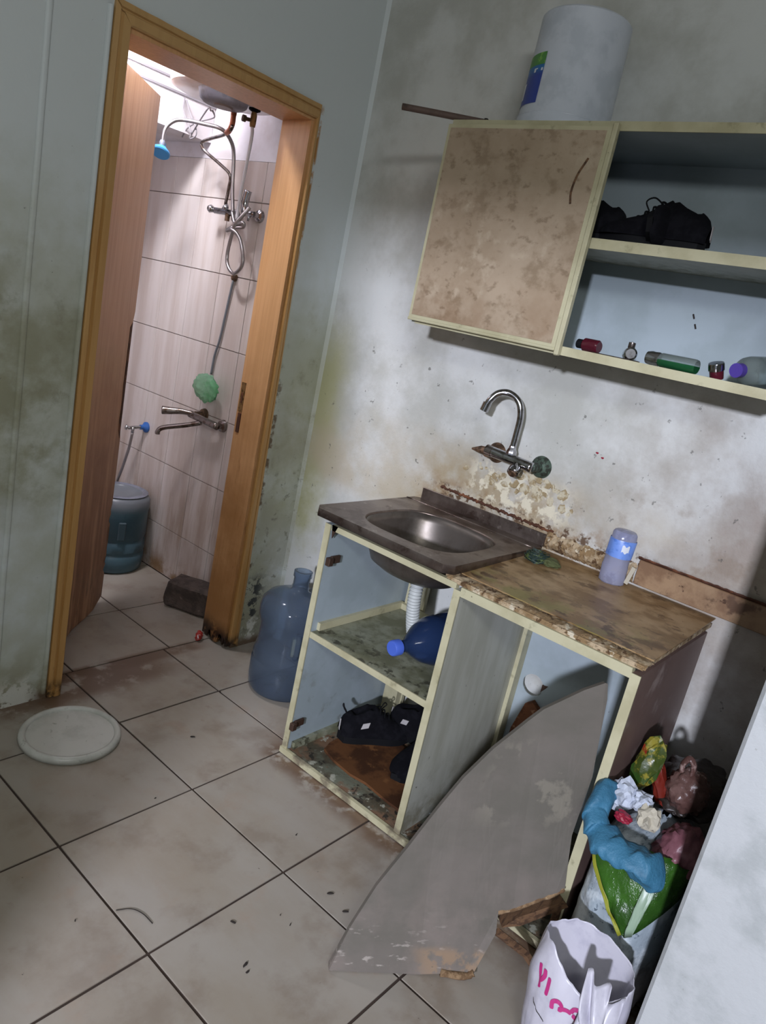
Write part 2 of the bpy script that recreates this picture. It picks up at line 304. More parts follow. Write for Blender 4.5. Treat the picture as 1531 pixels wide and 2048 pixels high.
def grid(fn, nu, nv, bm=None, close_u=False):
    bm = bm or bmesh.new(); V = [[bm.verts.new(fn(i/(nu if close_u else nu-1), j/(nv-1))) for j in range(nv)] for i in range(nu)]
    for i in range(nu if close_u else nu-1):
        for j in range(nv-1):
            k = (i+1) % nu; bm.faces.new((V[i][j], V[k][j], V[k][j+1], V[i][j+1]))
    return bm
def fb(x, y=0, z=0): return noise.noise(Vector((x, y, z)))
# ================================================================ STRUCTURE
XK, YD, XB = 1.274, -.155, 1.22
# floor slab + tiles
fl = obj('floor', B(-2.2, 1.42, -3.9, 1.6, -.1, -.003), 'grout', kind='structure')
def tile_mesh(name, w, d, h, c, m):
    bm = bmesh.new(); z0 = -h
    lo = [bm.verts.new((x, y, z0)) for x, y in ((0, 0), (w, 0), (w, d), (0, d))]
    mi = [bm.verts.new((x, y, -c)) for x, y in ((0, 0), (w, 0), (w, d), (0, d))]
    hi = [bm.verts.new((x, y, 0)) for x, y in ((c, c), (w-c, c), (w-c, d-c), (c, d-c))]
    for a, b in ((lo, mi), (mi, hi)):
        for i in range(4): bm.faces.new((a[i], a[(i+1) % 4], b[(i+1) % 4], b[i]))
    bm.faces.new(hi); me = bpy.data.meshes.new(name); bm.to_mesh(me); bm.free(); me.materials.append(m); return me
J = .007
cache = {}
def floor_tile(x0, x1, y0, y1):
    w, d = round(x1-x0-J, 4), round(y1-y0-J, 4)
    if (w, d) not in cache: cache[(w, d)] = tile_mesh('floor_tile', w, d, .012, .0005, M['floor_tile'])
    o = bpy.data.objects.new('floor_tile', cache[(w, d)]); C.objects.link(o); o.parent = fl; o.location = (x0+J/2, y0+J/2, random.uniform(-.0006, .0006))
xs = [-2.2]+[round(-2.0+.4*i, 3) for i in range(9)]+[1.272]
ys = [-3.9]+[round(-3.6+.4*i, 3) for i in range(9)]+[-.045]
for i in range(len(xs)-1):
    for j in range(len(ys)-1):
        if xs[i+1]-xs[i] > .02: floor_tile(xs[i], xs[i+1], ys[j], ys[j+1])
bx = [.03, .43, .83, 1.22]; by = [-.045, .33, .73, 1.13, 1.5]
for i in range(3):
    for j in range(4): floor_tile(bx[i], bx[i+1], by[j], by[j+1])
# back wall with the door opening
DX0, DX1, DZ = .30, 1.045, 2.03
bm = bmesh.new()
box(bm, -2.2, DX0, YD, .01, 0, 2.75); box(bm, DX1, 1.43, YD, .01, 0, 2.75); box(bm, DX0, DX1, YD, .01, DZ, 2.75)
obj('wall_back', bm, 'wall_back', kind='structure')
obj('wall_right', B(XK, 1.43, -3.9, YD, 0, 2.75), 'wall_right', kind='structure')
wbr = obj('wall_bathroom_right', B(XB+.006, 1.43, .01, 1.6, 0, 2.75), 'bath_grout', kind='structure')
obj('wall_bathroom_upper', B(XB+.001, XB+.006, .01, 1.6, 1.905, 2.55), 'bath_paint', kind='structure')
# bathroom wall tiles 20 x 30 cm
bt = {}
zr = [0, .232, .535, .839, 1.142, 1.446, 1.748, 1.905]; yr = [.012, .085, .29, .498, .704, .91, 1.117, 1.323, 1.5]
for i in range(len(yr)-1):
    for j in range(len(zr)-1):
        w, d = round(yr[i+1]-yr[i]-.003, 4), round(zr[j+1]-zr[j]-.003, 4)
        if (w, d) not in bt:
            me = tile_mesh('wall_tile', w, d, .006, .001, M['bath_tile']); me.transform(Matrix(((0, 0, -1, 0), (1, 0, 0, 0), (0, 1, 0, 0), (0, 0, 0, 1)))); bt[(w, d)] = me
        o = bpy.data.objects.new('wall_tile', bt[(w, d)]); C.objects.link(o); o.parent = wbr
        o.location = (XB+random.uniform(-.0004, .0004), yr[i]+.0015, zr[j]+.0015)
obj('wall_bathroom_back', B(-.1, 1.43, 1.5, 1.6, 0, 2.6), 'bath_paint', kind='structure')
obj('wall_bathroom_left', B(-.1, .02, .01, 1.5, 0, 2.6), 'bath_paint', kind='structure')
obj('ceiling_bathroom', B(-.1, 1.43, .01, 1.6, 2.5, 2.6), 'bath_paint', kind='structure')
tb = obj('trim_1', B(.02, 1.219, .68, 1.5, 1.965, 2.49), 'bath_paint', kind='structure')
obj('groove_bead', B(.02, 1.219, .674, .68, 2.098, 2.106), 'cable', tb); obj('groove_bead', B(.02, 1.219, .674, .68, 2.142, 2.150), 'cable', tb)
# vertical plaster bead on the back wall, left of the door; and in the corner
obj('trim_2', grid(lambda u, v: Vector((.110+.009*math.cos(math.pi*u)+.002*fb(v*9), YD-.006*math.sin(math.pi*u)-.0005, v*2.7)), 6, 60), 'wall_back', kind='structure', smooth=True)
obj('trim_3', grid(lambda u, v: Vector((DX0-.035+.008*math.cos(math.pi*u)+.002*fb(v*7+3), YD-.010*math.sin(math.pi*u)-.0005, .02+v*2.02)), 6, 60), 'wall_back', kind='structure', smooth=True)
obj('trim_4', grid(lambda u, v: Vector((XK-.012+.012*u, YD-.012*(1-(1-u)**1), .02+v*2.6)), 3, 30), 'wall_back', kind='structure', smooth=True)
# left wall with a doorway, front wall, ceiling, partition
bm = bmesh.new(); box(bm, -2.35, -2.2, -2.09, .01, 0, 2.75); box(bm, -2.35, -2.2, -3.9, -3.15, 0, 2.75); box(bm, -2.35, -2.2, -3.15, -2.09, 2.06, 2.75)
obj('wall_left', bm, 'wall_plain', kind='structure')
obj('wall_front', B(-2.35, 1.43, -4.0, -3.9, 0, 2.75), 'wall_plain', kind='structure')
obj('ceiling', B(-2.35, 1.43, -4.0, .01, 2.75, 2.85), 'ceiling', kind='structure')
obj('wall_partition', B(.5, 1.272, -2.55, -2.06, .001, 2.74, bev=.007), 'partition', kind='structure')
# room lamp on the front-left of the ceiling (behind the camera)
lf = thing('ceiling_lamp', 'white tube lamp hanging below the ceiling behind the viewer', 'lamp', (-1.75, -3.25, 2.48))
obj('housing', B(-2.1, -1.4, -3.3, -3.2, 2.47, 2.51, bev=.006), 'lamp_body', lf)
obj('stem', B(-1.76, -1.74, -3.26, -3.24, 2.51, 2.75), 'lamp_body', lf)
# ---------------------------------------------------------------- door
dr = thing('door_1', None, None, (.66, -.08, 0), kind='structure')
def jag(n, a, s): return [a+s*random.random() for _ in range(n)]
def ragged_board(x0, x1, y0, y1, z1, amp):
    """upright board whose foot is rotten and ragged; ragged along its wider horizontal side"""
    n = 14; pts = []
    if (y1-y0) > (x1-x0):
        for i in range(n+1): pts.append((x0, y0+(y1-y0)*i/n, .003+amp*random.random()**2))
        return prism(pts+[(x0, y1, z1), (x0, y0, z1)], (x1-x0, 0, 0))
    for i in range(n+1): pts.append((x0+(x1-x0)*i/n, y0, .003+amp*random.random()**2))
    return prism(pts+[(x1, y0, z1), (x0, y0, z1)], (0, y1-y0, 0))
jr = obj('jamb', ragged_board(1.022, 1.044, -.155, .008, 2.01, .075), 'jamb', dr)
obj('door_stop', ragged_board(1.012, 1.0225, -.152, -.035, 1.998, .05), 'jamb', jr)
obj('strike_plate', B(1.0195, 1.0225, -.024, -.001, .955, 1.07), 'strike', jr)
obj('latch_hole', B(1.019, 1.0228, -.022, -.004, .875, .95), 'torn_wood', jr)
obj('latch_slot', B(1.0185, 1.0202, -.018, -.007, .99, 1.03), 'torn_wood', jr)
obj('jamb', B(.301, .322, -.155, .008, .003, 2.01), 'jamb', dr)
obj('head_jamb', B(.322, 1.022, -.155, .008, 1.998, 2.02), 'jamb', dr)
def arch(pts, wdir, w):   # moulded architrave: flat, groove, rounded nose
    prof = [(0, 0), (0, .010), (.3, .013), (.36, .007), (.44, .007), (.5, .015), (.92, .015), (1, .010), (1, 0)]
    a, b, c, d = [Vector(p) for p in pts]     # a->b outer edge, d->c inner edge
    bm = bmesh.new(); R = []
    n = 24
    for i in range(n+1):
        t = i/n; o_ = a.lerp(b, t); q = d.lerp(c, t); ring = []
        for s, h in prof:
            p = o_.lerp(q, s); wv = .0012*fb(i*.9, s*5); ring.append(bm.verts.new((p.x+wv, YD-h, p.z+wv)))
        R.append(ring)
    for x, y in zip(R, R[1:]):
        for j in range(len(prof)-1): bm.faces.new((x[j], x[j+1], y[j+1], y[j]))
    bm.faces.new(R[0]); bm.faces.new(R[-1][::-1]); return bm
obj('architrave', arch([(.276, 0, .003), (.274, 0, 2.057), (.322, 0, 2.008), (.322, 0, .003)], 1, 1), 'pine', dr)
obj('architrave', arch([(1.072, 0, .004), (1.035, 0, 2.052), (1.022, 0, 2.008), (1.024, 0, .035)], 1, 1), 'pine', dr)
obj('architrave', arch([(.274, 0, 2.062), (1.035, 0, 2.052), (1.022, 0, 2.006), (.322, 0, 2.010)], 1, 1), 'pine', dr)
# leaf: standing open into the bathroom
H0 = Vector((.326, .004, 0)); H1 = Vector((.782, .398, 0)); U = (H1-H0).normalized(); LW = (H1-H0).length; Nn = Vector((-U.y, U.x, 0))
edge = [(LW, 2.0), (LW, 1.24)]
for i in range(10): edge.append((LW-.012-.006*random.random(), 1.19-.045*i))
for z in (.74, .6, .5): edge.append((LW-.002, z))
for i in range(16): edge.append((LW-.004-(.028*random.random() if i % 2 else .0), .46-.022*i))
edge.append((LW-.006, .05)); bot = [(LW*(1-.12*i)-.02, .018+.014*random.random()) for i in range(1, 8)]
pts = [H0+U*u+Vector((0, 0, z)) for u, z in [(0, 2.0)]+edge+bot+[(0, .02)]]
leaf = obj('door_leaf', prism(pts, Nn*.036), 'leaf', dr)
tp = [(LW-.0145, 1.2)]+[(LW-.030-.012*random.random(), 1.18-.045*i) for i in range(10)]+[(LW-.014, .74)]
obj('torn_edge', prism([H0+U*u+Vector((0, 0, z)) for u, z in tp][::-1], -Nn*.0012), 'torn_wood', leaf)
for i in range(7):
    z = .43-.05*i*.8; a = H0+U*(LW-.012)+Nn*.01+Vector((0, 0, z)); obj('splinter', prism([a, a+U*.026+Vector((0, 0, -.045)), a+U*.012+Vector((0, 0, -.03))], Nn*.004), 'torn_wood', leaf)
for z in (.35, 1.75): obj('hinge', B(.322, .327, -.01, .006, z-.05, z+.05), 'hinge', dr)
# ================================================================ BATHROOM
# water heater
hc = Vector((.945, .24, 2.045)); R = .198
wh = thing('water_heater', 'white cylindrical water heater under the bathroom ceiling with grey round cap', 'water heater', hc)
obj('tank', lathe([(R-.02, 0), (R-.004, .006), (R, .02), (R, .40), (R-.03, .42)], hc, 48), 'heater', wh, smooth=40)
cp = obj('bottom_cap', lathe([(.0, -.040), (.070, -.040), (.083, -.030), (.090, -.008), (.092, .001)], hc+Vector((-.042, -.045, .002)), 36), 'grey_plastic', wh, smooth=40)
obj('cap_ring', lathe([(.0, -.046), (.032, -.046), (.036, -.0395)], hc+Vector((-.042, -.045, .002)), 24), 'cable', cp)
obj('pipe_stub', tube([hc+Vector((.045, .005, .0)), hc+Vector((.045, .005, -.04))], .011, k=0), 'copper', wh)
obj('wall_bracket', B(1.12, 1.219, .17, .31, 2.12, 2.4), 'heater', wh)
# inlet valve and white hose
iv = Vector((1.05, .205, 2.045))
v_ = thing('inlet_valve', 'brass angle valve under the heater carrying a white hose', 'valve', iv)
obj('flange', lathe([(.0, 0), (.022, 0), (.022, -.006), (.009, -.012)], iv, 20), 'black_rubber', v_)
obj('valve_body', lathe([(.009, -.01), (.012, -.022), (.012, -.05), (.010, -.062)], iv, 14), 'strike', v_)
obj('spindle', tube([iv+Vector((0, 0, -.04)), iv+Vector((-.03, .012, -.042))], .007, k=0), 'rust', v_)
obj('handle', lathe([(0, -.006), (.012, -.006), (.012, .006), (0, .006)], iv+Vector((-.032, .013, -.042)), 12, axis_X((-.9, .3, 0))), 'rust', v_)
# positions on the tiled wall
mix = Vector((XB, .392, 1.685)); vl = Vector((XB, .300, 1.700))
hs = tube([iv+Vector((0, 0, -.062)), (1.055, .206, 1.96), (1.08, .24, 1.91), (1.12, .30, 1.818), (1.15, .345, 1.72), (1.15, .345, 1.665)], .0065)
obj('white_supply_hose', hs, 'white_hose', label='white hose dropping from heater valve to the knotted shower hose', cat='hose', loc=(1.1, .24, 1.6), smooth=True)
# copper-coloured elbow + steel hose from heater to shower mixer
sh = tube([(.99, .245, 1.975), (.99, .246, 1.957), (1.02, .326, 1.945), (1.05, .466, 1.934), (1.08, .545, 1.928), (1.08, .521, 1.901), (1.12, .468, 1.865), (1.15, .43, 1.832), (1.16, .436, 1.784), (1.165, .45, 1.719)], .0065)
obj('supply_hose', sh, 'old_chrome', label='thin bent steel pipe from the copper joint down to the shower mixer', cat='hose', loc=(1.1, .4, 1.7), smooth=True)
obj('copper_elbow', tube([(.99, .245, 2.005), (.99, .245, 1.975), (.995, .262, 1.955), (1.008, .295, 1.949)], .010), 'copper', label='copper elbow joint below the grey heater cap', cat='pipe fitting', loc=(.99, .245, 1.955), smooth=True)
# shower mixer with arm, blue head and looping hose
mx = thing('shower_mixer', 'chrome shower mixer on bathroom tiles with star handle', 'mixer tap', mix)
obj('body', tube([(1.155, .50, 1.690), (1.165, .45, 1.690), (1.175, .385, 1.690)], .013), 'chrome', mx, smooth=True)
obj('outlet', tube([(1.165, .425, 1.686), (1.165, .425, 1.656)], .010, k=0), 'rust', mx, smooth=40)
hd = obj('handle', lathe([(.0, 0), (.010, .004), (.017, .022), (.012, .032), (.0, .033)], (1.155, .50, 1.690), 14, axis_X((-.35, .94, .15))), 'chrome', mx, smooth=True)
obj('handle', lathe([(.0, 0), (.010, .004), (.017, .018), (.0, .022)], (1.16, .425, 1.700), 14, axis_X((-.7, .1, .45))), 'chrome', mx, smooth=True)
obj('wall_flange', lathe([(.0, 0), (.024, 0), (.020, .012), (.010, .018), (.010, .06)], (XB-.001, .44, 1.690), 20, axis_X((-1, 0, 0))), 'chrome', mx, smooth=40)
# shower rail: riser pipe + arm + blue head
rs = thing('shower_riser', 'thin steel shower pipe arching left with a blue head', 'shower', (1.155, .35, 1.6))
obj('riser', tube([(1.16, .379, 1.661), (1.16, .413, 1.785), (1.15, .42, 1.9), (1.13, .422, 1.949), (1.09, .437, 1.983), (1.05, .5, 1.99), (1.0, .575, 1.989), (.965, .597, 1.968), (.948, .609, 1.93), (.945, .609, 1.872)], .0078), 'hose', rs, smooth=True)
hh = obj('shower_head', lathe([(.0, .035), (.010, .034), (.013, .02), (.036, -.002), (.038, -.010), (.034, -.014), (.0, -.014)], (.945, .612, 1.858), 24, axis_X((.45, .35, 1))), 'blue_plastic', rs, smooth=40)
obj('collar', lathe([(.009, 0), (.011, .006), (.011, .02), (.008, .026)], (.945, .610, 1.872), 14), 'grey_plastic', rs, smooth=40)
# knotted loop of shower hose
lp = [(1.15, .379, 1.691), (1.145, .343, 1.649), (1.15, .302, 1.656), (1.155, .305, 1.64), (1.14, .354, 1.630), (1.135, .376, 1.616), (1.14, .345, 1.622), (1.15, .308, 1.596), (1.15, .273, 1.536), (1.15, .27, 1.49), (1.15, .311, 1.457), (1.15, .355, 1.481), (1.15, .371, 1.525), (1.145, .356, 1.597), (1.14, .336, 1.644), (1.15, .318, 1.677), (1.17, .298, 1.72)]
obj('shower_hose', tube(lp, .0075, k=10), 'hose', label='steel shower hose knotted into a hanging teardrop loop', cat='hose', loc=(1.15, .32, 1.42), smooth=True)
# wall flange with hand shower holder at right
fv = thing('shower_outlet', 'round chrome outlet with lever on tiles right of the knotted hose', 'valve', (XB, .30, 1.69))
obj('flange', lathe([(.0, 0), (.026, 0), (.022, .012), (.012, .016), (.011, .035)], (XB-.001, .286, 1.697), 22, axis_X((-1, 0, 0))), 'chrome', fv, smooth=40)
obj('outlet_body', tube([(1.20, .286, 1.697), (1.19, .305, 1.699), (1.185, .34, 1.702)], .012), 'chrome', fv, smooth=True)
obj('lever', tube([(1.185, .345, 1.70), (1.185, .352, 1.735), (1.188, .345, 1.785)], .0085, flat=1.8), 'chrome', fv, smooth=True)
obj('drop_lever', tube([(1.19, .315, 1.695), (1.185, .318, 1.67)], .005, k=0), 'chrome', fv, smooth=True)
# pipe clip and white drop pipe on tiles
obj('pipe_clip', lathe([(.0, 0), (.016, 0), (.014, .012), (.006, .016)], (XB-.001, .385, 1.442), 14, axis_X((-1, 0, 0))), 'rust', label='small rusty clip on the tiles below the hose loop', cat='clip', loc=(XB, .385, 1.442))
obj('drop_pipe', tube([(1.21, .385, 1.43), (1.21, .40, 1.3), (1.21, .415, 1.18), (1.21, .435, 1.10), (1.21, .44, 1.02)], .005), 'jug_bath', label='thin pale tube running down tiles to the green bag', cat='tube', loc=(1.21, .41, 1.02), smooth=True)
# heater cables
for i, (P, lb) in enumerate([([(.93, .29, 2.0), (1.02, .40, 2.01), (1.08, .50, 2.02), (1.09, .60, 2.01), (1.09, .67, 1.985), (1.09, .70, 1.95)], 'grey cable sagging left from the grey heater cap'),
                             ([(1.07, .672, 2.085), (1.075, .64, 2.035), (1.08, .60, 1.985), (1.085, .60, 1.955), (1.08, .63, 1.945), (1.07, .58, 1.99), (1.0, .42, 2.03), (.93, .30, 2.0)], 'grey cable looping from the dark spot at the wall beam'),
                             ([(1.06, .672, 2.09), (1.05, .655, 2.04), (1.06, .63, 2.0), (1.07, .61, 1.96)], 'shorter grey cable hanging straight beside the looping one')]):
    obj('cable', tube(P, .0032, 6), 'cable', label=lb, cat='cable', loc=P[-1], smooth=True)
# low mixer
lm = thing('bath_mixer', 'dull steel bath mixer low on tiles with lever and long spout', 'mixer tap', (XB, .40, .80))
obj('body', tube([(1.175, .30, .818), (1.165, .40, .825), (1.16, .48, .83)], .016), 'old_chrome', lm, smooth=True)
obj('lever', tube([(1.16, .46, .835), (1.13, .50, .835), (1.10, .53, .83), (1.07, .56, .825)], lambda t: .010+.009*t), 'old_chrome', lm, smooth=True)
obj('spout', tube([(1.165, .40, .810), (1.12, .45, .785), (1.06, .52, .755), (1.045, .535, .735), (1.045, .536, .722)], .011), 'old_chrome', lm, smooth=True)
obj('wall_flange', lathe([(.0, 0), (.028, 0), (.024, .014), (.013, .02), (.013, .05)], (XB-.001, .315, .818), 20, axis_X((-1, 0, 0))), 'old_chrome', lm, smooth=40)
obj('wall_flange', lathe([(.0, 0), (.028, 0), (.024, .014), (.013, .02), (.013, .05)], (XB-.001, .455, .835), 20, axis_X((-1, 0, 0))), 'rust', lm, smooth=40)
obj('green_film_bag', blob((1.165, .405, .965), (.024, .072, .060), .16, 2.8, 5, 4, (0.2, 0, .1)), 'green_film', label='crumpled pale green film bag hanging above the bath mixer', cat='plastic bag', loc=(1.165, .405, .9), smooth=True)
# bidet valve with blue flange + hose
bv = thing('angle_valve', 'chrome angle valve with bright blue wall flange near door leaf', 'valve', (XB, .87, .665))
obj('wall_flange', lathe([(.0, 0), (.026, 0), (.026, .008), (.012, .02), (.012, .035)], (XB-.001, .885, .665), 20, axis_X((-1, 0, 0))), 'flange_blue', bv, smooth=40)
obj('valve_body', tube([(1.19, .885, .665), (1.15, .895, .66), (1.13, .90, .655)], .008), 'chrome', bv, smooth=True)
obj('outlet', tube([(1.15, .893, .662), (1.15, .892, .635)], .008, k=0), 'chrome', bv, smooth=True)
obj('handle', lathe([(.0, 0), (.013, .004), (.013, .014), (.0, .018)], (1.13, .90, .656), 12, axis_X((-.8, .5, .2))), 'chrome', bv, smooth=True)
obj('bidet_hose', tube([(1.15, .892, .635), (1.15, .905, .56), (1.15, .94, .45), (1.14, .96, .36), (1.13, .97, .25)], .007), 'hose', label='thin steel hose falling from the blue valve behind the jug', cat='hose', loc=(1.15, .92, .25), smooth=True)
# inverted jug
jc = Vector((1.055, .80, .0)); K = 1.0
def fl8(a, z, r): return r*(1-.018*(math.cos(8*a) > .3)*(.12 < z < .30))
bj = thing('upturned_water_jug', 'frosted teal water jug standing upside down on bathroom floor', 'water jug', jc)
obj('shell', lathe([(.130, .002), (.142, .012), (.147, .05), (.147, .085), (.139, .092), (.139, .10), (.147, .107), (.147, .15), (.141, .158), (.141, .165), (.147, .172), (.147, .30), (.149, .315), (.149, .35), (.134, .372), (.105, .378), (.098, .368), (.04, .36), (.0, .36)], jc, 48, f=fl8), 'jug_bath', bj, smooth=50)
obj('handle_recess', B(-.012, .012, -.05, .05, 0, .09, bev=.004, X=Matrix.Translation(jc+Vector((-.045, -.136, .175))) @ Matrix.Rotation(math.radians(70), 4, 'Z') @ Matrix.Scale(.35, 4, (0, 1, 0))), 'recess_shade', bj)
obj('base_ring', lathe([(.108, .374), (.122, .384), (.136, .378)], jc, 48, cap=False), 'grey_plastic', bj, smooth=True)
# concrete block behind the jamb
def block():
    bm = B(-.06, .06, -.135, .135, 0, .125, bev=.012); bmesh.ops.subdivide_edges(bm, edges=bm.edges, cuts=4, use_grid_fill=True)
    for v in bm.verts: v.co += Vector((fb(v.co.x*14, v.co.y*14, v.co.z*14), fb(v.co.y*14+5, v.co.z*14, v.co.x*9), 0))*.012
    return bm
obj('concrete_block', block(), 'concrete', label='dark rough concrete block on bathroom floor behind the right jamb', cat='block', loc=(1.13, .195, 0), X=Matrix.Translation((1.13, .195, .002)) @ Matrix.Rotation(math.radians(24), 4, 'Z'), smooth=30)
rw = thing('crumpled_wrapper', 'small red and white wrapper at the foot of the right door jamb', 'wrapper', (.975, -.045, 0))
obj('foil', blob((.972, -.04, .018), (.026, .014, .020), .4, 2, 3, 3, (0, 0, .6)), 'red_white', rw)
obj('white_patch', blob((.962, -.050, .020), (.012, .008, .014), .3, 2, 4, 2, (0, 0, .6)), 'label_white', rw)
# ================================================================ ROOM FLOOR THINGS
# round lid
lc = Vector((.240, -.392, 0)); RL = .15
ld = thing('round_lid', 'white round plastic bucket lid lying on the floor by the door', 'lid', lc)
obj('disc', lathe([(.0, .010), (.120, .010), (.127, .011)], lc, 56), 'lid', ld, smooth=30)
obj('rim', lathe([(.127, .002), (.1265, .014), (.131, .021), (.139, .021), (.146, .015), (.148, .002)], lc, 56), 'lid', ld, smooth=True)
# big blue water jug
jg = Vector((1.03, -.49, 0))
g = thing('water_jug', 'large translucent blue water jug standing beside the left cabinet panel', 'water jug', jg)
def jf(a, z, r): return r
obj('shell', lathe([(.0, .012), (.09, .004), (.118, .004), (.130, .02), (.133, .05), (.133, .12), (.128, .128), (.128, .134), (.131, .142), (.127, .165), (.121, .185), (.120, .255), (.124, .275), (.131, .292), (.133, .305), (.133, .33), (.128, .352), (.112, .372), (.08, .386), (.045, .393), (.031, .402), (.029, .415), (.029, .452), (.033, .457), (.033, .475), (.026, .477)], jg, 56, cap=False), 'jug', g, smooth=50, solid=.003)
hx = Matrix.Translation(jg) @ Matrix.Rotation(math.radians(236), 4, 'Z')
hb = tube([hx @ Vector((.112, -.0, .275)), hx @ Vector((.130, 0, .26)), hx @ Vector((.130, 0, .20)), hx @ Vector((.112, 0, .175))], .010)
obj('handle', hb, 'jug', g, smooth=True)
obj('handle_recess', box(bmesh.new(), .104, .1225, -.022, .022, .185, .265, bev=.006, X=hx), 'clear', g)
# small bits of dirt on the floor
for i, (x, y, s, a) in enumerate([(.552, -.588, .015, -.6), (.798, -.412, .010, .9), (.522, -1.119, .007, .2), (.197, -1.247, .013, 1.9), (.30, -1.336, .007, .5), (.147, -1.354, .014, .3), (.139, -1.372, .010, .1), (.448, -1.327, .017, -.6), (.437, -1.391, .015, -.6), (-.078, -1.03, .006, 1), (.291, -.777, .006, 0), (.30, -1.30, .005, .5)]):
    obj('debris', blob((x, y, .002), (s*.62, s*.22, .002), .4, 2, i, 2, (0, 0, a)), 'dark_bit', label='tiny dark fleck of dirt lying on the floor tiles', cat='debris', loc=(x, y, 0), group='dirt flecks on the floor tiles')
obj('hair_strand', tube([(.006, -1.058, .002), (.034, -1.076, .003), (.047, -1.104, .003), (.050, -1.139, .002)], .0011, 5), 'dark_bit', label='thin dark curved strand lying beside a floor joint', cat='strand', loc=(-.12, -1.02, 0))
# ================================================================ BASE CABINET
FX, BX = .746, 1.25
cb = thing('base_cabinet', 'doorless cream-edged kitchen base cabinet with grimy white panels', 'cabinet', (1.0, -1.3, 0))
def panel(name, x0, x1, y0, y1, z0, z1, m, edge_front=True, label=None):
    o = obj(name, B(x0+(.002 if edge_front else 0), x1, y0, y1, z0, z1), m, cb, label=label)
    return o
lp_ = panel('side_panel', FX, BX, -.824, -.804, .003, .80, 'panel_white')
obj('edge_strip', B(FX-.001, FX+.003, -.825, -.803, .003, .80), 'cream', lp_)
dv = panel('divider', FX, BX-.02, -1.308, -1.290, .02, .785, 'panel_dirty')
obj('edge_strip', B(FX-.001, FX+.003, -1.310, -1.288, .02, .785), 'cream', dv)
rp = panel('side_panel', FX, BX, -1.802, -1.783, .003, .785, 'brown_side', label='brown laminated right side')
obj('edge_strip', B(FX-.001, FX+.003, -1.8045, -1.781, .003, .785), 'cream', rp)
obj('inner_skin', B(FX+.003, BX-.03, -1.783, -1.7815, .02, .77), 'panel_dirty', rp)
bp_ = panel('bottom_panel', FX, BX, -1.783, -.826, .006, .022, 'cab_floor')
obj('edge_strip', B(FX-.006, FX+.006, -1.783, -.800, .004, .024), 'cream', bp_)
sf = panel('shelf', FX+.006, 1.21, -1.288, -.826, .428, .446, 'shelf_dirty')
obj('edge_strip', B(FX+.002, FX+.006, -1.288, -.826, .427, .447), 'cream', sf)
obj('shelf_cleat', B(FX+.03, 1.2, -.836, -.824, .447, .472), 'cream', cb); obj('shelf_cleat', B(1.19, 1.205, -1.0, -.836, .447, .468), 'cream', cb)
obj('floor_cleat', B(FX+.02, 1.22, -.838, -.824, .022, .045), 'shelf_dirty', cb)
bk = bmesh.new()
# back panel of the right bay with a round ragged hole
cy, cz, rh = -1.372, .405, .036; n = 32; ring = []; x_ = 1.232
def backpt(y, z): return bk.verts.new((x_, y, z))
y0, y1, z0, z1 = -1.783, -1.308, .022, .78
ang = [2*math.pi*i/n for i in range(n)]
inner = [backpt(cy+rh*(1+.05*fb(a*2)+(.3 if abs(a-2.8) < .12 else 0))*math.cos(a), cz+rh*(1+.06*fb(a*2+4))*math.sin(a)) for a in ang]
def border(a):
    c_, s_ = math.cos(a), math.sin(a); t = min(((y1-cy) if c_ > 0 else (y0-cy))/c_ if abs(c_) > 1e-6 else 9, ((z1-cz) if s_ > 0 else (z0-cz))/s_ if abs(s_) > 1e-6 else 9)
    return backpt(cy+t*c_, cz+t*s_)
outer = [border(a) for a in ang]
for i in range(n): bk.faces.new((inner[i], inner[(i+1) % n], outer[(i+1) % n], outer[i]))
for (yy, zz) in ((y0, z0), (y0, z1), (y1, z0), (y1, z1)):
    a = math.atan2(zz-cz, yy-cy) % (2*math.pi); i = int(a/(2*math.pi/n)); bk.faces.new((outer[i], outer[(i+1) % n], backpt(yy, zz)))
obj('back_panel', bk, 'panel_white', cb, solid=.004)
obj('hole_flap', prism([(1.229, cy-.030, cz+.016), (1.229, cy-.050, cz+.020), (1.229, cy-.042, cz+.006), (1.229, cy-.030, cz-.010)], (.003, 0, 0)), 'hinge', cb)
obj('back_stile', B(1.19, 1.229, -1.322, -1.3085, .02, .78), 'cream', cb)
obj('back_stile', B(1.205, 1.235, -.895, -.836, .022, .79), 'cream', cb)
obj('back_stile', B(1.235, 1.25, -.90, -.824, .022, .79), 'cream', cb)
obj('front_rail', B(FX-.002, FX+.018, -1.7825, -1.31, .772, .797), 'cream', cb)
obj('front_rail', B(FX+.004, FX+.02, -1.29, -.826, .783, .8), 'cream', cb)
for z, x in ((.685, .79), (.115, .775)):
    h = obj('hinge', B(x-.02, x+.02, -.835, -.8245, z-.012, z+.012, bev=.002), 'hinge', cb); obj('hinge_arm', B(x-.038, x-.018, -.842, -.8245, z-.016, z+.010, bev=.002), 'hinge', h)
obj('corner_bracket', prism([(FX+.004, -.826, .80), (FX+.004, -.85, .80), (FX+.004, -.834, .76)], (.003, 0, 0)), 'hinge', cb)
# peeled paint lump on the right bay floor
obj('paint_flake', blob((.945, -1.325, .026), (.045, .014, .006), .7, 4, 9, 4, (0, 0, -.1)), 'label_white', label='flaking white paint lump on the floor of the right bay', cat='paint flake', loc=(.945, -1.325, .022))
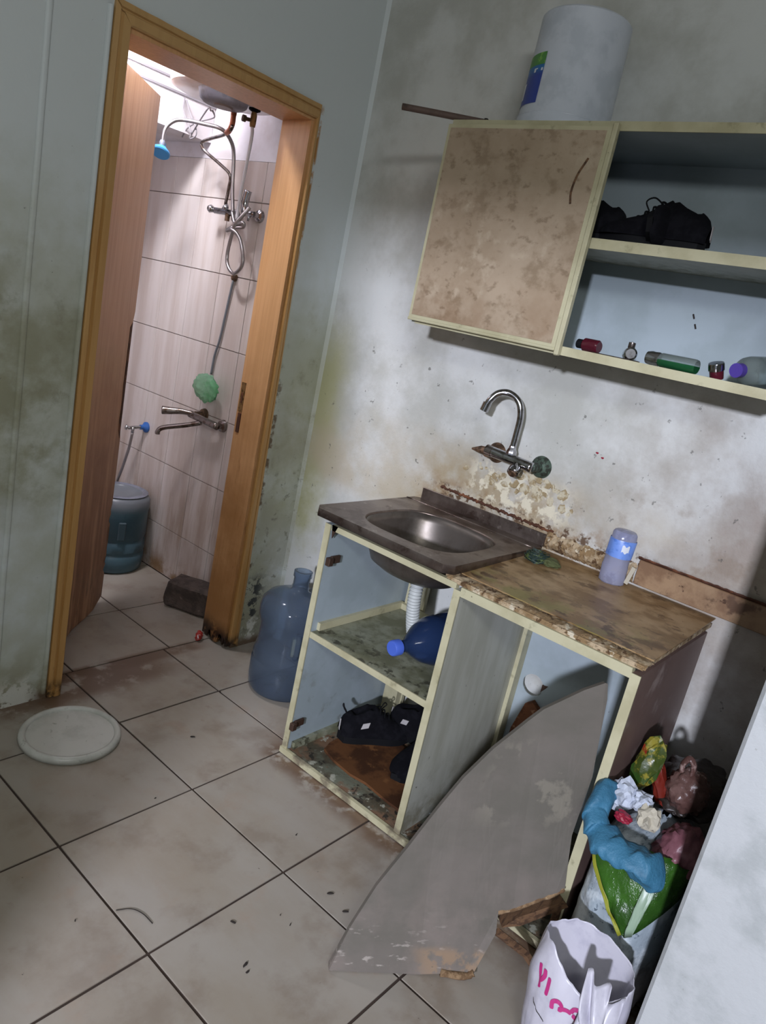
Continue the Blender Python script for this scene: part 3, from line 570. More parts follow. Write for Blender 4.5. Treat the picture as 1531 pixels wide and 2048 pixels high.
# worktop
wt = thing('worktop', 'greasy brown laminate worktop with crumbling front edge', 'worktop', (1.02, -1.54, .81))
def top_fn(u, v):
    x = .800+.003*fb(v*40)+(1.270-.800)*u; y = -1.268-(1.806-1.268)*v; z = .812+.012*u
    return Vector((x, y, z))
b1 = grid(top_fn, 8, 40); obj('laminate', b1, 'worktop', wt, solid=.003)
obj('core', B(FX+.006, 1.268, -1.802, -1.268, .797, .809), 'crumb', wt)
def crumbf(u, v):
    a = math.pi*u; y = -1.255-.553*v; r = .0075+.004*fb(v*60, u*3); return Vector((.776-.027*math.cos(a)*(1+.15*fb(v*50, 3)), y, .802+r*1.3*math.sin(a)+.002*fb(v*90, u*6)))
obj('crumbling_edge', grid(crumbf, 9, 140), 'crumb', wt, smooth=True)
# continuation of chipboard under the sink
obj('sink_support', B(FX+.022, 1.26, -1.266, -1.24, .80, .812), 'crumb', wt)
# splash board
sb = thing('splash_board', 'brown stained upstand board along the wall right of the bottle', 'board', (1.262, -1.8, .83))
def sbf(u, v): return Vector((1.258, -1.565-.485*v, .836+.074*u))
obj('board_face', B(1.256, 1.273, -2.055, -1.566, .834, .908, bev=.002), 'splash', sb)
obj('dark_top_edge', grid(lambda u, v: Vector((1.2735-.018*math.sin(math.pi*u*.5+.3), -1.56-.495*v, .905+.012*u+.003*fb(v*40, u))), 5, 60), 'torn_wood', sb)
# crumbling remains of the old splash board left of the bottle
def crust(u, v):
    y = -1.262-.30*v; a = math.pi*u; h = .055+.012*fb(v*12)
    return Vector((1.273-.018*math.sin(a)*(1+.5*fb(v*30, u*4)), y, .83+h*u+.004*fb(v*50, u*8)))
obj('broken_splash_remains', grid(crust, 14, 90), 'crumb', label='crumbled chipboard crust on wall between scrubber and bottle', cat='board', loc=(1.265, -1.4, .83), smooth=True)
def crust2(u, v):
    y = -.83-.45*v; a = math.pi*u
    return Vector((1.274-.006*math.sin(a)*(1+.9*fb(v*40, u*4)), y, .881+(.010+.006*fb(v*25))*u+.012*(1-v)+.005*fb(v*60, 2)))
obj('rotten_strip', grid(crust2, 8, 110), 'torn_wood', label='dark rotten strip stuck on the wall just behind the sink', cat='board', loc=(1.27, -1.05, .87), smooth=True)
mc = bmesh.new()
for i in range(70):
    y = random.gauss(-1.13, .085); z = .955+.07*random.random()+.05*random.random()*max(0, 1-abs(y+1.12)/.15)
    P_ = Vector((XK, y, z)); n_ = random.randint(5, 7); q0 = random.random()*6; rr_ = .005+.010*random.random(); th = .0015+.003*random.random()
    ring_ = [P_+Vector((0, rr_*(.6+.7*random.random())*math.cos(q0+k*6.283/n_), rr_*(.6+.7*random.random())*math.sin(q0+k*6.283/n_))) for k in range(n_)]
    prism(ring_, (-th, random.uniform(-.002, .002), random.uniform(-.002, .002)), mc)
obj('mortar_crust', mc, 'mortar', label='flaky whitish mortar crust on the wall below the tap', cat='mortar', loc=(1.27, -1.12, .93), kind='stuff')
# sink
sk = thing('kitchen_sink', 'stained stainless steel sink set askew on the cabinet', 'sink', (1.0, -1.01, .83))
sx0, sx1, sy0, sy1, sz = .735, 1.262, -1.268, -.752, .838
def rr(t, cx, cy, hx, hy, p=4):
    a = 2*math.pi*t; c_, s_ = math.cos(a), math.sin(a); k = (abs(c_)**p+abs(s_)**p)**(-1/p); return cx+hx*k*c_, cy+hy*k*s_
NB = 64; bm = bmesh.new(); rings = []
bcx, bcy = .965, -1.03
for hx_, hy_, z, p in ((.2635, .258, sz, 60), (.235, .215, sz, 8), (.176, .182, sz-.001, 3.2), (.170, .176, sz-.006, 3.2)):
    cx = (sx0+sx1)/2 if hx_ > .2 else bcx; cy_ = (sy0+sy1)/2 if hx_ > .2 else bcy
    rings.append([bm.verts.new((*rr(i/NB+.5/NB, cx, cy_, hx_, hy_, p), z)) for i in range(NB)])
for a, b in zip(rings, rings[1:]):
    for i in range(NB): bm.faces.new((a[i], a[(i+1) % NB], b[(i+1) % NB], b[i]))
ap = [bm.verts.new((*rr(i/NB+.5/NB, (sx0+sx1)/2, (sy0+sy1)/2, .2645, .259, 60), sz-.024)) for i in range(NB)]
for i in range(NB): bm.faces.new((rings[0][i], ap[i], ap[(i+1) % NB], rings[0][(i+1) % NB]))
obj('rim', bm, 'steel', sk, smooth=30, solid=.0015)
bm = bmesh.new(); rings = []
for s, z, p in ((1.0, sz-.005, 3.2), (.97, sz-.03, 3), (.93, sz-.08, 2.8), (.86, sz-.12, 2.6), (.70, sz-.140, 2.4), (.35, sz-.147, 2), (.10, sz-.150, 2)):
    rings.append([bm.verts.new((*rr(i/NB+.5/NB, bcx, bcy, .170*s, .176*s, p), z)) for i in range(NB)])
for a, b in zip(rings, rings[1:]):
    for i in range(NB): bm.faces.new((a[i], a[(i+1) % NB], b[(i+1) % NB], b[i]))
bm.faces.new(rings[-1]); bw = obj('bowl', bm, 'steel_bowl', sk, smooth=50, solid=.002)
obj('drain', lathe([(.0, .0), (.012, .0), (.03, .004), (.034, .001)], (bcx, bcy, sz-.1495), 24), 'chrome', bw, smooth=True)
obj('bead_line', tube([(1.195, sy1+.0, sz+.001), (1.195, -1.0, sz+.001), (1.195, sy0+.01, sz+.001)], .0022, 6), 'steel', sk, smooth=True)
obj('upstand', B(1.250, 1.256, sy0, -.772, sz-.001, .878, bev=.001), 'steel', sk)
# drain pipe
dp = tube([(bcx, bcy, .69), (bcx, bcy, .62), (bcx+.01, bcy, .56), (bcx+.03, bcy, .50), (bcx+.05, bcy-.005, .448)], lambda t: .020+.0022*math.sin(t*150), 16, 30)
obj('drain_hose', dp, 'corrugated', label='white corrugated drain hose hanging under the sink bowl', cat='hose', loc=(bcx, bcy, .45), smooth=True)
# tap on the wall
tp_ = thing('wall_tap', 'chrome swan-neck wall tap above the sink', 'tap', (1.274, -1.09, 1.07))
obj('body', tube([(1.205, -1.03, 1.082), (1.205, -1.10, 1.078), (1.205, -1.185, 1.072)], .017, 16), 'chrome', tp_, smooth=True)
obj('body_end', tube([(1.205, -1.035, 1.081), (1.205, -1.012, 1.083)], .018, k=0, n=16), 'old_chrome', tp_, smooth=40)
obj('wall_flange', lathe([(.0, 0), (.034, 0), (.030, .010), (.016, .02), (.014, .065)], (1.273, -1.012, 1.072), 24, axis_X((-1, 0, 0))), 'rust', tp_, smooth=40, label='corroded brown wall flange')
obj('wall_flange', lathe([(.0, 0), (.036, 0), (.030, .012), (.016, .022), (.014, .065)], (1.273, -1.180, 1.072), 24, axis_X((-1, 0, 0))), 'green_corr', tp_, smooth=40, label='greenish corroded wall flange')
obj('broken_spindle', lathe([(.012, 0), (.013, .016), (.003, .045), (.0, .046)], (1.203, -1.010, 1.080), 8, axis_X((-.45, .85, -.1))), 'rust', tp_, label='broken brown spindle without handle')
hk = obj('handle', lathe([(.014, 0), (.016, .008), (.019, .016), (.019, .034), (.010, .040), (.0, .040)], (1.195, -1.137, 1.066), 16, axis_X((-.75, -.15, -.6))), 'chrome', tp_, smooth=40)
obj('handle_face', lathe([(.0, .041), (.012, .041), (.014, .038)], (1.195, -1.137, 1.066), 16, axis_X((-.75, -.15, -.6))), 'rust', hk)
obj('swivel_nut', lathe([(.013, 0), (.017, .004), (.017, .014), (.012, .024), (.011, .032)], (1.203, -1.102, 1.088), 8, Matrix.Rotation(0, 4, 'X')), 'chrome', tp_, smooth=30)
spt = [(1.203, -1.102, 1.11), (1.203, -1.103, 1.16), (1.20, -1.103, 1.215), (1.196, -1.088, 1.255), (1.185, -1.055, 1.275), (1.17, -1.025, 1.268), (1.158, -1.008, 1.243), (1.155, -1.003, 1.225)]
obj('spout', tube(spt, .0105, 14), 'chrome', tp_, smooth=True)
obj('aerator', tube([(1.155, -1.0035, 1.232), (1.152, -.998, 1.205)], .0135, k=0, n=14), 'chrome', tp_, smooth=40)
# scrubber on the worktop
sc = thing('steel_wool_scrubber', 'dark green wire scrubber on worktop beside the sink corner', 'scrubber', (1.14, -1.325, .82))
bm = bmesh.new()
for i in range(34):
    P = []; a0 = random.random()*6.28; r0 = .012+.026*random.random(); z0 = .825+.026*random.random()
    for k in range(5):
        a = a0+k*.9; P.append((1.125+r0*math.cos(a), -1.315+r0*math.sin(a), z0+.006*math.sin(k*2+i)))
    tube(P, .0016, 4, 3, bm)
obj('wire', bm, 'scrub', sc)
obj('core', blob((1.125, -1.315, .834), (.03, .034, .016), .3, 3, 2, 3), 'scrub', sc)
obj('pad', blob((1.14, -1.355, .832), (.028, .03, .013), .25, 2, 6, 3, (.1, 0, .3)), 'sponge', sc, label='olive scouring pad')
# upside-down cut bottle with blue label
pc = Vector((1.222, -1.515, .823))
cbt = thing('cut_plastic_bottle', 'cloudy plastic bottle with blue label standing upside down on worktop', 'bottle', pc)
prof = [(.032, 0), (.036, .004), (.037, .05), (.0355, .06), (.0355, .078), (.0365, .082), (.0365, .13), (.035, .138), (.034, .152), (.030, .158), (.0, .160)]
def wob(a, z, r): return r*(1+.035*math.sin(3*a+z*40)+.02*math.sin(7*a))
obj('shell', lathe(prof, pc, 32, f=wob), 'clear_blue', cbt, smooth=40)
obj('label_band', lathe([(.0375, .082), (.0378, .10), (.0378, .132), (.0372, .135)], pc, 32, cap=False, f=wob), 'label_blue', cbt, smooth=True)
obj('label_print', grid(lambda u, v: Vector((pc.x+.0392*math.cos(3.55+.55*u), pc.y+.0392*math.sin(3.55+.55*u), pc.z+.102+.020*v+.003*math.sin(u*9))), 10, 5), 'label_white', cbt)
obj('white_tab', B(-.001, .001, -.006, .006, 0, .055, X=Matrix.Translation(pc+Vector((-.002, -.043, .012))) @ Matrix.Rotation(.2, 4, 'X')), 'tissue_cream', cbt)
# ---------------------------------------------------------------- things inside the base cabinet
bt_ = thing('large_water_bottle', 'dark blue water bottle lying on middle shelf with periwinkle cap', 'bottle', (.95, -1.16, .447))
a0 = Vector((.795, -1.125, .500)); dd = Vector((.97, -.19, .03)).normalized()
obj('shell', lathe([(.017, .0), (.018, .03), (.030, .045), (.058, .085), (.074, .125), (.076, .15), (.072, .165), (.076, .18), (.076, .33), (.07, .345), (.0, .345)], a0+Vector((0, 0, .024)), 40, axis_X(dd), f=lambda a, z, r: r), 'bottle_blue', bt_, smooth=50)
cp = obj('cap', lathe([(.0, -.024), (.021, -.024), (.0235, -.020), (.0235, .004), (.019, .006)], a0+Vector((0, 0, .024))-dd*.0, 28, axis_X(dd)), 'cap_blue', bt_, smooth=40)
# sneakers
def sneaker(name, label, X, group=None, loc=None, toe=.285, hk=1.0, tab=False):
    X = X @ Matrix.Diagonal((1.0, 1.12, hk, 1))
    loc = X @ Vector((.13, 0, 0)); t = thing(name, label, 'shoe', loc, group)
    St = [(0.0, .020, .052), (.012, .031, .072), (.035, .036, .084), (.065, .037, .094), (.09, .038, .106), (.115, .039, .098), (.14, .041, .082), (.17, .044, .067), (.21, .047, .057), (.245, .043, .048), (.268, .030, .038), (.280, .012, .028)]
    def up(u, v):
        i = u*(len(St)-1); k = min(int(i), len(St)-2); q = i-k; x, w, h = [St[k][j]*(1-q)+St[k+1][j]*q for j in range(3)]
        a = math.pi*v; cc = math.cos(a); ss = math.sin(a)
        tw = 1-.38*(ss**1.5)*(1 if x < .13 else .35)
        z = .022+(h-.022)*ss**.6
        if .03 < x < .11: z -= .016*max(0, ss-.85)/.15
        return Vector((x, w*math.copysign(abs(cc)**.7, cc)*tw, z))
    obj('upper', grid(up, 26, 15), 'black', t, smooth=True, X=X)
    bm = bmesh.new(); lo = []; hi = []
    for k in range(40):
        s = k/40; 
        if s < .5: x = s*2*.285; sg = 1
        else: x = (1-s)*2*.285; sg = -1
        w = .036*math.sin(math.pi*min(1, (x+.004)/.289)**.8)**.35*(1+.22*math.exp(-((x-.20)/.06)**2)-.12*math.exp(-((x-.11)/.05)**2)) if 0 < x < .285 else .008
        lo.append(bm.verts.new((x, sg*w, .0+.012*max(0, (x-.22)/.06)))); hi.append(bm.verts.new((x, sg*w*1.03, .026)))
    for k in range(40): bm.faces.new((lo[k], lo[(k+1) % 40], hi[(k+1) % 40], hi[k]))
    bm.faces.new(lo[::-1]); bm.faces.new(hi); obj('sole', bm, 'black_rubber', t, smooth=30, X=X)
    bm = bmesh.new()
    for k in range(5):
        x = .125+.018*k; z = .098-.010*k; tube([(x, -.022, z-.014), (x+.004, -.008, z-.005), (x+.008, .010, z-.005), (x+.004, .022, z-.014)], .0024, 5, 4, bm)
    tube([(.13, 0, .088), (.15, .02, .098), (.165, .03, .088), (.15, .035, .07)], .0018, 5, 5, bm)
    obj('laces', bm, 'black_rubber', t, X=X)
    if tab: obj('heel_tab', tube([(.012, -.006, .080), (.0, -.005, .094), (-.003, 0, .102), (.0, .004, .094), (.012, .005, .08)], .003, 6, 5), 'black_rubber', t, X=X)
    obj('reflective_tag', prism([(-.0015, -.008, .03), (-.0015, .0, .034), (-.0008, .004, .058), (-.0008, -.003, .060)], (-.002, 0, 0)), 'pale_tag', t, X=X, label='pale reflective heel tag')
    obj('side_tag', prism([(.06, -.0385, .05), (.085, -.040, .055), (.09, -.036, .068), (.066, -.036, .064)], (0, -.002, 0)), 'pale_tag', t, X=X, label='pale side flash')
    return t
def TX(x, y, z, rz, rx=0, ry=0): return Matrix.Translation((x, y, z)) @ Matrix.Rotation(math.radians(rz), 4, 'Z') @ Matrix.Rotation(math.radians(ry), 4, 'Y') @ Matrix.Rotation(math.radians(rx), 4, 'X')
sneaker('sneaker', 'black shoe with pale tags at the back left of the cabinet floor', TX(.925, -.882, .034, -33), hk=1.3, tab=True)
sneaker('sneaker', 'black shoe in the lower left bay, beside the divider panel', TX(1.175, -1.165, .034, 178), hk=1.5)
sneaker('sneaker', 'black shoe deep in the lower left bay behind the other two', TX(1.12, -.955, .062, -84, 8), hk=1.3)
# flat orange-brown board under the shoes
ob = [(.845, -.90), (.885, -.885), (.95, -.88), (1.0, -.90), (1.1, -1.0), (1.08, -1.2), (.98, -1.28), (.825, -1.282), (.822, -1.2), (.832, -1.1), (.822, -1.04), (.829, -.96)]
obj('flat_board', prism([(x, y, .0235) for x, y in ob], (0, 0, .009)), 'orange_board', label='flat orange-brown board lying under the shoes in cabinet', cat='board', loc=(.93, -1.05, .023))
# rusty lump behind the leaning board
obj('rusty_plate', prism([(1.19, -1.345, .024), (1.20, -1.352, .25), (1.21, -1.372, .345), (1.21, -1.392, .362), (1.205, -1.43, .34), (1.20, -1.48, .24), (1.19, -1.50, .024)], (.02, 0, 0)), 'rusty', label='rust-brown plate standing against the back panel behind grey board', cat='plate', loc=(1.2, -1.42, .024))
# ---------------------------------------------------------------- leaning grey board
nA = Vector((.281, -1.486, 0)); nrm = Vector((-.65639, -.726405, .203683)).normalized(); 
outl = [(.283, -1.484, .003), (.281, -1.483, .016), (.318, -1.492, .101), (.364, -1.508, .20), (.422, -1.531, .294), (.475, -1.550, .385), (.519, -1.570, .465), (.572, -1.597, .54), (.661, -1.649, .644), (.734, -1.699, .701), (.771, -1.727, .724), (.776, -1.731, .722), (.777, -1.742, .685),
        (.766, -1.760, .59), (.757, -1.777, .496), (.738, -1.782, .42), (.721, -1.786, .351), (.714, -1.798, .29), (.709, -1.81, .224), (.690, -1.798, .210), (.665, -1.778, .197), (.639, -1.759, .182), (.612, -1.737, .166), (.584, -1.715, .159), (.577, -1.725, .11), (.560, -1.72, .07), (.535, -1.712, .014), (.520, -1.698, .004), (.478, -1.658, .008), (.44, -1.622, .002), (.36, -1.553, .003)]
def bow(p):
    p = Vector(p); s = p.z/.72; c_ = nA.lerp(Vector((.78, -1.74, .72)), 0); d = (p-nA).dot(Vector((.742, -.67, 0))); return p + nrm*(-.020*math.sin(math.pi*s)+.012*math.sin(math.pi*min(1, max(0, d/.36)))*s)
bm = bmesh.new(); fv_ = [bm.verts.new(p) for p in outl]; f = bm.faces.new(fv_)
res = bmesh.ops.triangulate(bm, faces=[f]); bmesh.ops.subdivide_edges(bm, edges=bm.edges, cuts=5, use_grid_fill=True)
for v in bm.verts: v.co = bow(v.co)
ex = bmesh.ops.extrude_face_region(bm, geom=bm.faces[:])
bmesh.ops.translate(bm, verts=[e for e in ex['geom'] if isinstance(e, bmesh.types.BMVert)], vec=nrm*-.013)
lb = obj('leaning_board', bm, 'board', label='long warped grey board leaning from the floor into the right bay', cat='board', loc=(.45, -1.6, 0))
ce = [Vector(p) for p in outl[18:24]]
bm = bmesh.new(); tube([bow(p)-nrm*.006+Vector((0, 0, -.003+.002*fb(i*3))) for i, p in enumerate(ce)], lambda t: .008+.003*fb(t*12), 7, 4, bm)
obj('broken_edge', bm, 'chip', lb, smooth=True)
bm = tube([bow(Vector(p))+nrm*.001+Vector((0, 0, .004)) for p in outl[26:29]], lambda t: .009+.004*fb(t*12), 7, 4)
obj('bare_corner', bm, 'chip', lb, smooth=True)
# broken timber below the notch
obj('broken_timber', prism([(.600, -1.722, .118), (.63, -1.742, .145), (.72, -1.805, .188), (.735, -1.815, .17), (.70, -1.79, .150), (.64, -1.75, .120)], (.035, .03, -.012)), 'broken_wood', label='splintered brown wood strip just under the broken board edge', cat='wood piece', loc=(.66, -1.76, .1))
obj('broken_timber', B(-.012, .012, -.008, .008, 0, .16, X=Matrix.Translation((.735, -1.792, .0)) @ Matrix.Rotation(.1, 4, 'Y')), 'broken_wood', label='short upright wood post in the gap under the grey board', cat='wood piece', loc=(.735, -1.792, 0))
obj('broken_timber', tube([(.60, -1.715, .10), (.66, -1.775, .045), (.68, -1.80, .01)], .010, 5, 0), 'broken_wood', label='thin wood stick slanting down towards the white carrier bag', cat='wood piece', loc=(.66, -1.76, 0))
# ================================================================ RUBBISH
sc0 = Vector((.86, -1.925, 0))
def sackf(u, v, off=0, zt=.455):
    a = 2*math.pi*u; z = zt*v
    k = 1+.08*fb(math.cos(a)*3, math.sin(a)*3, z*9)+.12*abs(fb(math.cos(a)*7, math.sin(a)*7, z*16))-.05*abs(fb(math.cos(a)*15, math.sin(a)*15, z*34))
    pr = (.80+.35*math.sin(math.pi*min(1, v*.95+.05))**.8)*(1 if v < .8 else 1-.9*((v-.8)/.2)**2)
    c_, s_ = math.cos(a), math.sin(a); q = (abs(c_)**3+abs(s_)**3)**(-1/3)
    return Vector((sc0.x+(.165*k*pr+off)*q*c_, sc0.y+min(.105, (.100*k*pr))*q*s_ + off*s_, max(.003, z+.01*fb(a, z*5))))
obj('rubbish_sack', grid(lambda u, v: sackf(u, v), 72, 40, close_u=True), 'sack', label='bulky white printed rubbish sack in the corner beside the cabinet', cat='rubbish sack', loc=sc0, smooth=True)
def patch(name, m, poly, off, label=None, cat=None, parent=None, amp=.006, seed=0):
    """poly in (y,z) projected on the sack's room side; a wrinkled sheet over it"""
    ys_ = [p[0] for p in poly]; zs_ = [p[1] for p in poly]; bm = bmesh.new(); vs = [bm.verts.new((0, y, z)) for y, z in poly]
    f = bm.faces.new(vs); bmesh.ops.triangulate(bm, faces=[f]); bmesh.ops.subdivide_edges(bm, edges=bm.edges, cuts=6, use_grid_fill=True)
    for v in bm.verts:
        y, z = v.co.y, v.co.z; c_ = (y-sc0.y)/.115; c_ = max(-.98, min(.98, c_)); xx = sc0.x-.185*(1-abs(c_)**3)**(1/3)*(1-.25*max(0, (z-.30)/.15))
        v.co.x = xx-off-amp*abs(fb(y*22+seed, z*22))*2
    return obj(name, bm, m, parent, label, cat, None if parent else (sc0.x-.15, sc0.y, .1), solid=.0012, smooth=True)
gb = patch('green_bag', 'bag_green', [(-1.800, .44), (-1.824, .389), (-1.858, .352), (-1.909, .310), (-1.955, .262), (-1.968, .258), (-1.978, .27), (-2.029, .36), (-2.04, .43), (-1.993, .455), (-1.913, .445), (-1.854, .435), (-1.821, .448)], .026, 'glossy green plastic bag drooping to a point over the white sack', 'plastic bag')
patch('yellow_edge', 'bag_yellow_edge', [(-1.815, .410), (-1.824, .386), (-1.858, .349), (-1.909, .307), (-1.955, .258), (-1.960, .264), (-1.912, .316), (-1.861, .359), (-1.828, .395)], .031, parent=gb)
patch('pale_stripe', 'bag_green2', [(-1.966, .437), (-1.983, .447), (-1.989, .37), (-1.980, .272), (-1.966, .262), (-1.969, .368)], .034, parent=gb)
bb = tube([(.755, -1.812, .50), (.715, -1.818, .485), (.685, -1.822, .455), (.664, -1.850, .428), (.655, -1.885, .425), (.652, -1.925, .428), (.655, -1.955, .425), (.675, -1.972, .41)], lambda t: .024+.016*t+.006*math.sin(t*3.0)+.006*fb(t*7), 26, 14, flat=.75)
for v in bb.verts: v.co += Vector((1, .3, .5))*.034*abs(fb(v.co.x*18+2, v.co.y*26, v.co.z*26))+Vector((0, 0, .010*fb(v.co.y*34, v.co.z*30)))
obj('blue_bag', bb, 'bag_blue', label='light blue plastic bag curled over the top of the sack', cat='plastic bag', loc=(.68, -1.87, .4), smooth=True)
obj('tissue', crumple((.765, -1.842, .495), (.030, .028, .036), .35, 11), 'tissue', label='crumpled white tissue on top of the sack near the cabinet', cat='tissue', loc=(.765, -1.842, .47))
obj('tissue', crumple((.765, -1.888, .505), (.024, .022, .022), .35, 13), 'tissue', label='smaller crumpled white tissue between yellow packet and cream tissue', cat='tissue', loc=(.765, -1.888, .49))
obj('tissue', crumple((.745, -1.915, .488), (.024, .025, .027), .35, 12), 'tissue_cream', label='cream crumpled tissue next to the pink bag', cat='tissue', loc=(.745, -1.915, .46))
obj('red_scrap', blob((.715, -1.872, .475), (.016, .020, .012), .3, 2, 3, 3), 'red', label='crimson scrap tucked between blue bag and white tissue', cat='scrap', loc=(.715, -1.872, .465))
obj('snack_packet', crumple((.86, -1.852, .545), (.022, .030, .070), .22, 21, (.1, .25, .0)), 'packet', label='yellow and green snack packet upright against the cabinet side', cat='packet', loc=(.86, -1.852, .48), smooth=25)
obj('red_packet', crumple((.875, -1.888, .510), (.018, .018, .052), .22, 22, (-.35, 0, 0)), 'packet_red', label='red packet squeezed between snack packet and brown bag', cat='packet', loc=(.875, -1.888, .46), smooth=25)
fbg = thing('filmy_bag', 'crumpled filmy brown bag with a loop handle on the rubbish', 'plastic bag', (.88, -1.94, .47))
obj('body', blob((.885, -1.948, .52), (.052, .048, .054), .16, 3.2, 31, 4), 'bag_clear', fbg, smooth=True)
obj('loop_handle', tube([(.87, -1.925, .555), (.868, -1.922, .585), (.868, -1.932, .605), (.87, -1.945, .592), (.872, -1.948, .56)], .009, 7, 6, flat=.5), 'bag_clear', fbg, smooth=True)
obj('pink_bag', blob((.775, -1.992, .43), (.066, .052, .066), .2, 3.0, 41, 4), 'bag_pink', label='dusty pink plastic bag between blue bag and white partition', cat='plastic bag', loc=(.775, -1.992, .37), smooth=True)
obj('dark_bag', blob((1.0, -1.935, .475), (.15, .09, .035), .2, 2.6, 51, 4), 'dark_bag', label='flat dark rubbish bag lying under the filmy brown bag', cat='plastic bag', loc=(1.0, -1.935, .44), smooth=True)
# white carrier bag, front
wc = Vector((.525, -1.936, 0))
def bagr(a, v):
    """a: angle (pi = towards room), v 0..1.25 (over 1 = rim region)"""
    base = .060+.024*math.sin(math.pi*min(1, v*.7+.12))+.008*v; ey = 1.05+.2*v
    k = 1+.07*fb(math.cos(a)*2.5, math.sin(a)*2.5, v*3+7)+.05*abs(fb(math.cos(a)*8, math.sin(a)*8, v*2))-.04*v*v
    z = max(.003, rim(a)*v)
    return Vector((wc.x+base*k*math.cos(a)*(.95-.15*v*v)+.012*v, wc.y+base*k*math.sin(a)*ey, z))
def rim(a): return .262+.010*math.cos(a)-.040*max(0, math.cos(a-3.45))**4+.022*max(0, math.cos(a-2.3))**6+.006*math.sin(a*2+1)+.008*fb(math.cos(a)*4, math.sin(a)*4)
wb = thing('carrier_bag', 'open white carrier bag with magenta lettering on the floor', 'plastic bag', wc)
obj('bag_body', grid(lambda u, v: bagr(2*math.pi*u, v), 80, 40, close_u=True), 'bag_white', wb, smooth=True, solid=.0012)
obj('bag_lining', grid(lambda u, v: wc+(bagr(2*math.pi*u, .35+.62*v)-wc)*(.55+.42*v) if v < 1 else bagr(2*math.pi*u, .985), 60, 14, close_u=True), 'bag_white', wb, smooth=True)
# drooping handle on the right
def hnd(u, v):
    t = u; c_ = Vector((.475, -1.975, .275)).lerp(Vector((.440, -2.005, .17)), t); c_ += Vector((-.018*math.sin(math.pi*t), -.004, .0))
    w = .026*(1-.3*t); return c_+Vector((.012*math.sin(v*9+t*4), (v-.5)*w*2, .006*math.cos(v*7)))
obj('drooping_handle', grid(hnd, 20, 14), 'bag_white', wb, smooth=True, solid=.001)
def fold(u, v):
    a = math.radians(222)+(v-.5)*.9; p = bagr(a, 1-.9*u); p += Vector((-.022*math.sin(math.pi*u)**.7-.004, -.004, .003)); p.x += -.004*math.sin(v*12+u*3); return p
obj('front_fold', grid(fold, 24, 22), 'bag_white', wb, smooth=True, solid=.001)
def ink(strokes, a0, z0, sc, w):
    bm = bmesh.new()
    for P in strokes:
        Q = smooth_pts([(x, y, 0) for x, y in P], 6) if len(P) > 2 else [Vector((*p, 0)) for p in P]; row = []
        for i, p in enumerate(Q):
            t = (Q[min(i+1, len(Q)-1)]-Q[max(0, i-1)]).normalized(); n_ = Vector((-t.y, t.x, 0)); pr = []
            for s in (-1, 1):
                q = p+n_*s*w*(1 if 0 < i < len(Q)-1 else .6); a = a0+(q.x*sc)/.105; zz = z0+q.y*sc; pt = bagr(a, zz/rim(a)); c_ = Vector((wc.x, wc.y, pt.z)); pt += (pt-c_).normalized()*.0022; pr.append(bm.verts.new(pt))
            row.append(pr)
        for a, b in zip(row, row[1:]): bm.faces.new((a[0], a[1], b[1], b[0]))
    return bm
st = [[(-.2, 3.6), (.1, 2.6), (.7, 1.2), (1.0, .4)], [(1.1, 3.6), (1.3, 2.6), (.9, 1.6), (.3, 1.4)], [(2.2, 3.0), (2.4, 1.6), (2.5, .3)],
      [(4.1, -.6), (3.9, .4), (4.5, .9), (5.2, .7), (5.3, .1), (4.9, .0)], [(5.2, .2), (6.0, .5), (6.8, .5)], [(6.7, .6), (7.0, 1.3), (7.8, 1.5), (8.1, .9), (7.7, .3), (7.0, .4)], [(8.1, 1.0), (8.0, .2), (7.7, -.4)], [(7.3, -1.3), (7.6, -1.0), (7.5, -.7)]]
obj('magenta_lettering', ink(st, math.radians(140), .170, .0135, .30), 'magenta', wb, solid=.0005)
obj('thin_pen_line', ink([[(.4, -1.6), (2.0, -2.6), (3.6, -3.0)]], math.radians(140), .165, .0135, .06), 'dark_bit', wb, solid=.0005)
# ================================================================ WALL CABINET
WX = .974
wcab = thing('wall_cabinet', 'cream-edged wall cabinet with one beige marbled door and open shelves', 'wall cabinet', (1.12, -1.29, 1.43))
Yl, Yr = -.780, -1.815
tpn = obj('top_panel', B(WX+.004, XK-.002, Yr-.02, Yl, 1.972, 1.990), 'panel_white', wcab); obj('edge_strip', B(WX, WX+.004, Yr-.02, Yl, 1.970, 1.992), 'cream', tpn)
bpn = obj('bottom_panel', B(WX+.004, XK-.002, Yr-.02, Yl, 1.424, 1.442), 'panel_dirty', wcab); obj('edge_strip', B(WX, WX+.004, Yr-.02, Yl-.015, 1.421, 1.444), 'cream', bpn)
msh = obj('shelf', B(WX+.012, XK-.006, Yr, Yl-.02, 1.700, 1.716), 'panel_dirty', wcab); obj('edge_strip', B(WX+.008, WX+.012, Yr, -1.29, 1.694, 1.720), 'cream', msh)
obj('side_panel', B(WX+.004, XK-.002, Yl-.018, Yl, 1.442, 1.972), 'panel_dirty', wcab)
rsp = obj('side_panel', B(WX+.004, XK-.002, Yr-.02, Yr-.002, 1.442, 1.972), 'panel_dirty', wcab); obj('edge_strip', B(WX, WX+.004, Yr-.022, Yr-.001, 1.444, 1.97), 'cream', rsp)
obj('back_panel', B(XK-.006, XK-.002, Yr, Yl-.018, 1.442, 1.972), 'panel_white', wcab)
for ya, yb, zz in ((-1.50, -1.503, 1.60), (-1.512, -1.515, 1.575)): obj('screw_mark', tube([(XK-.007, ya, zz), (XK-.007, yb-.003, zz-.012)], .0022, 6, 0), 'dark_bit', wcab)
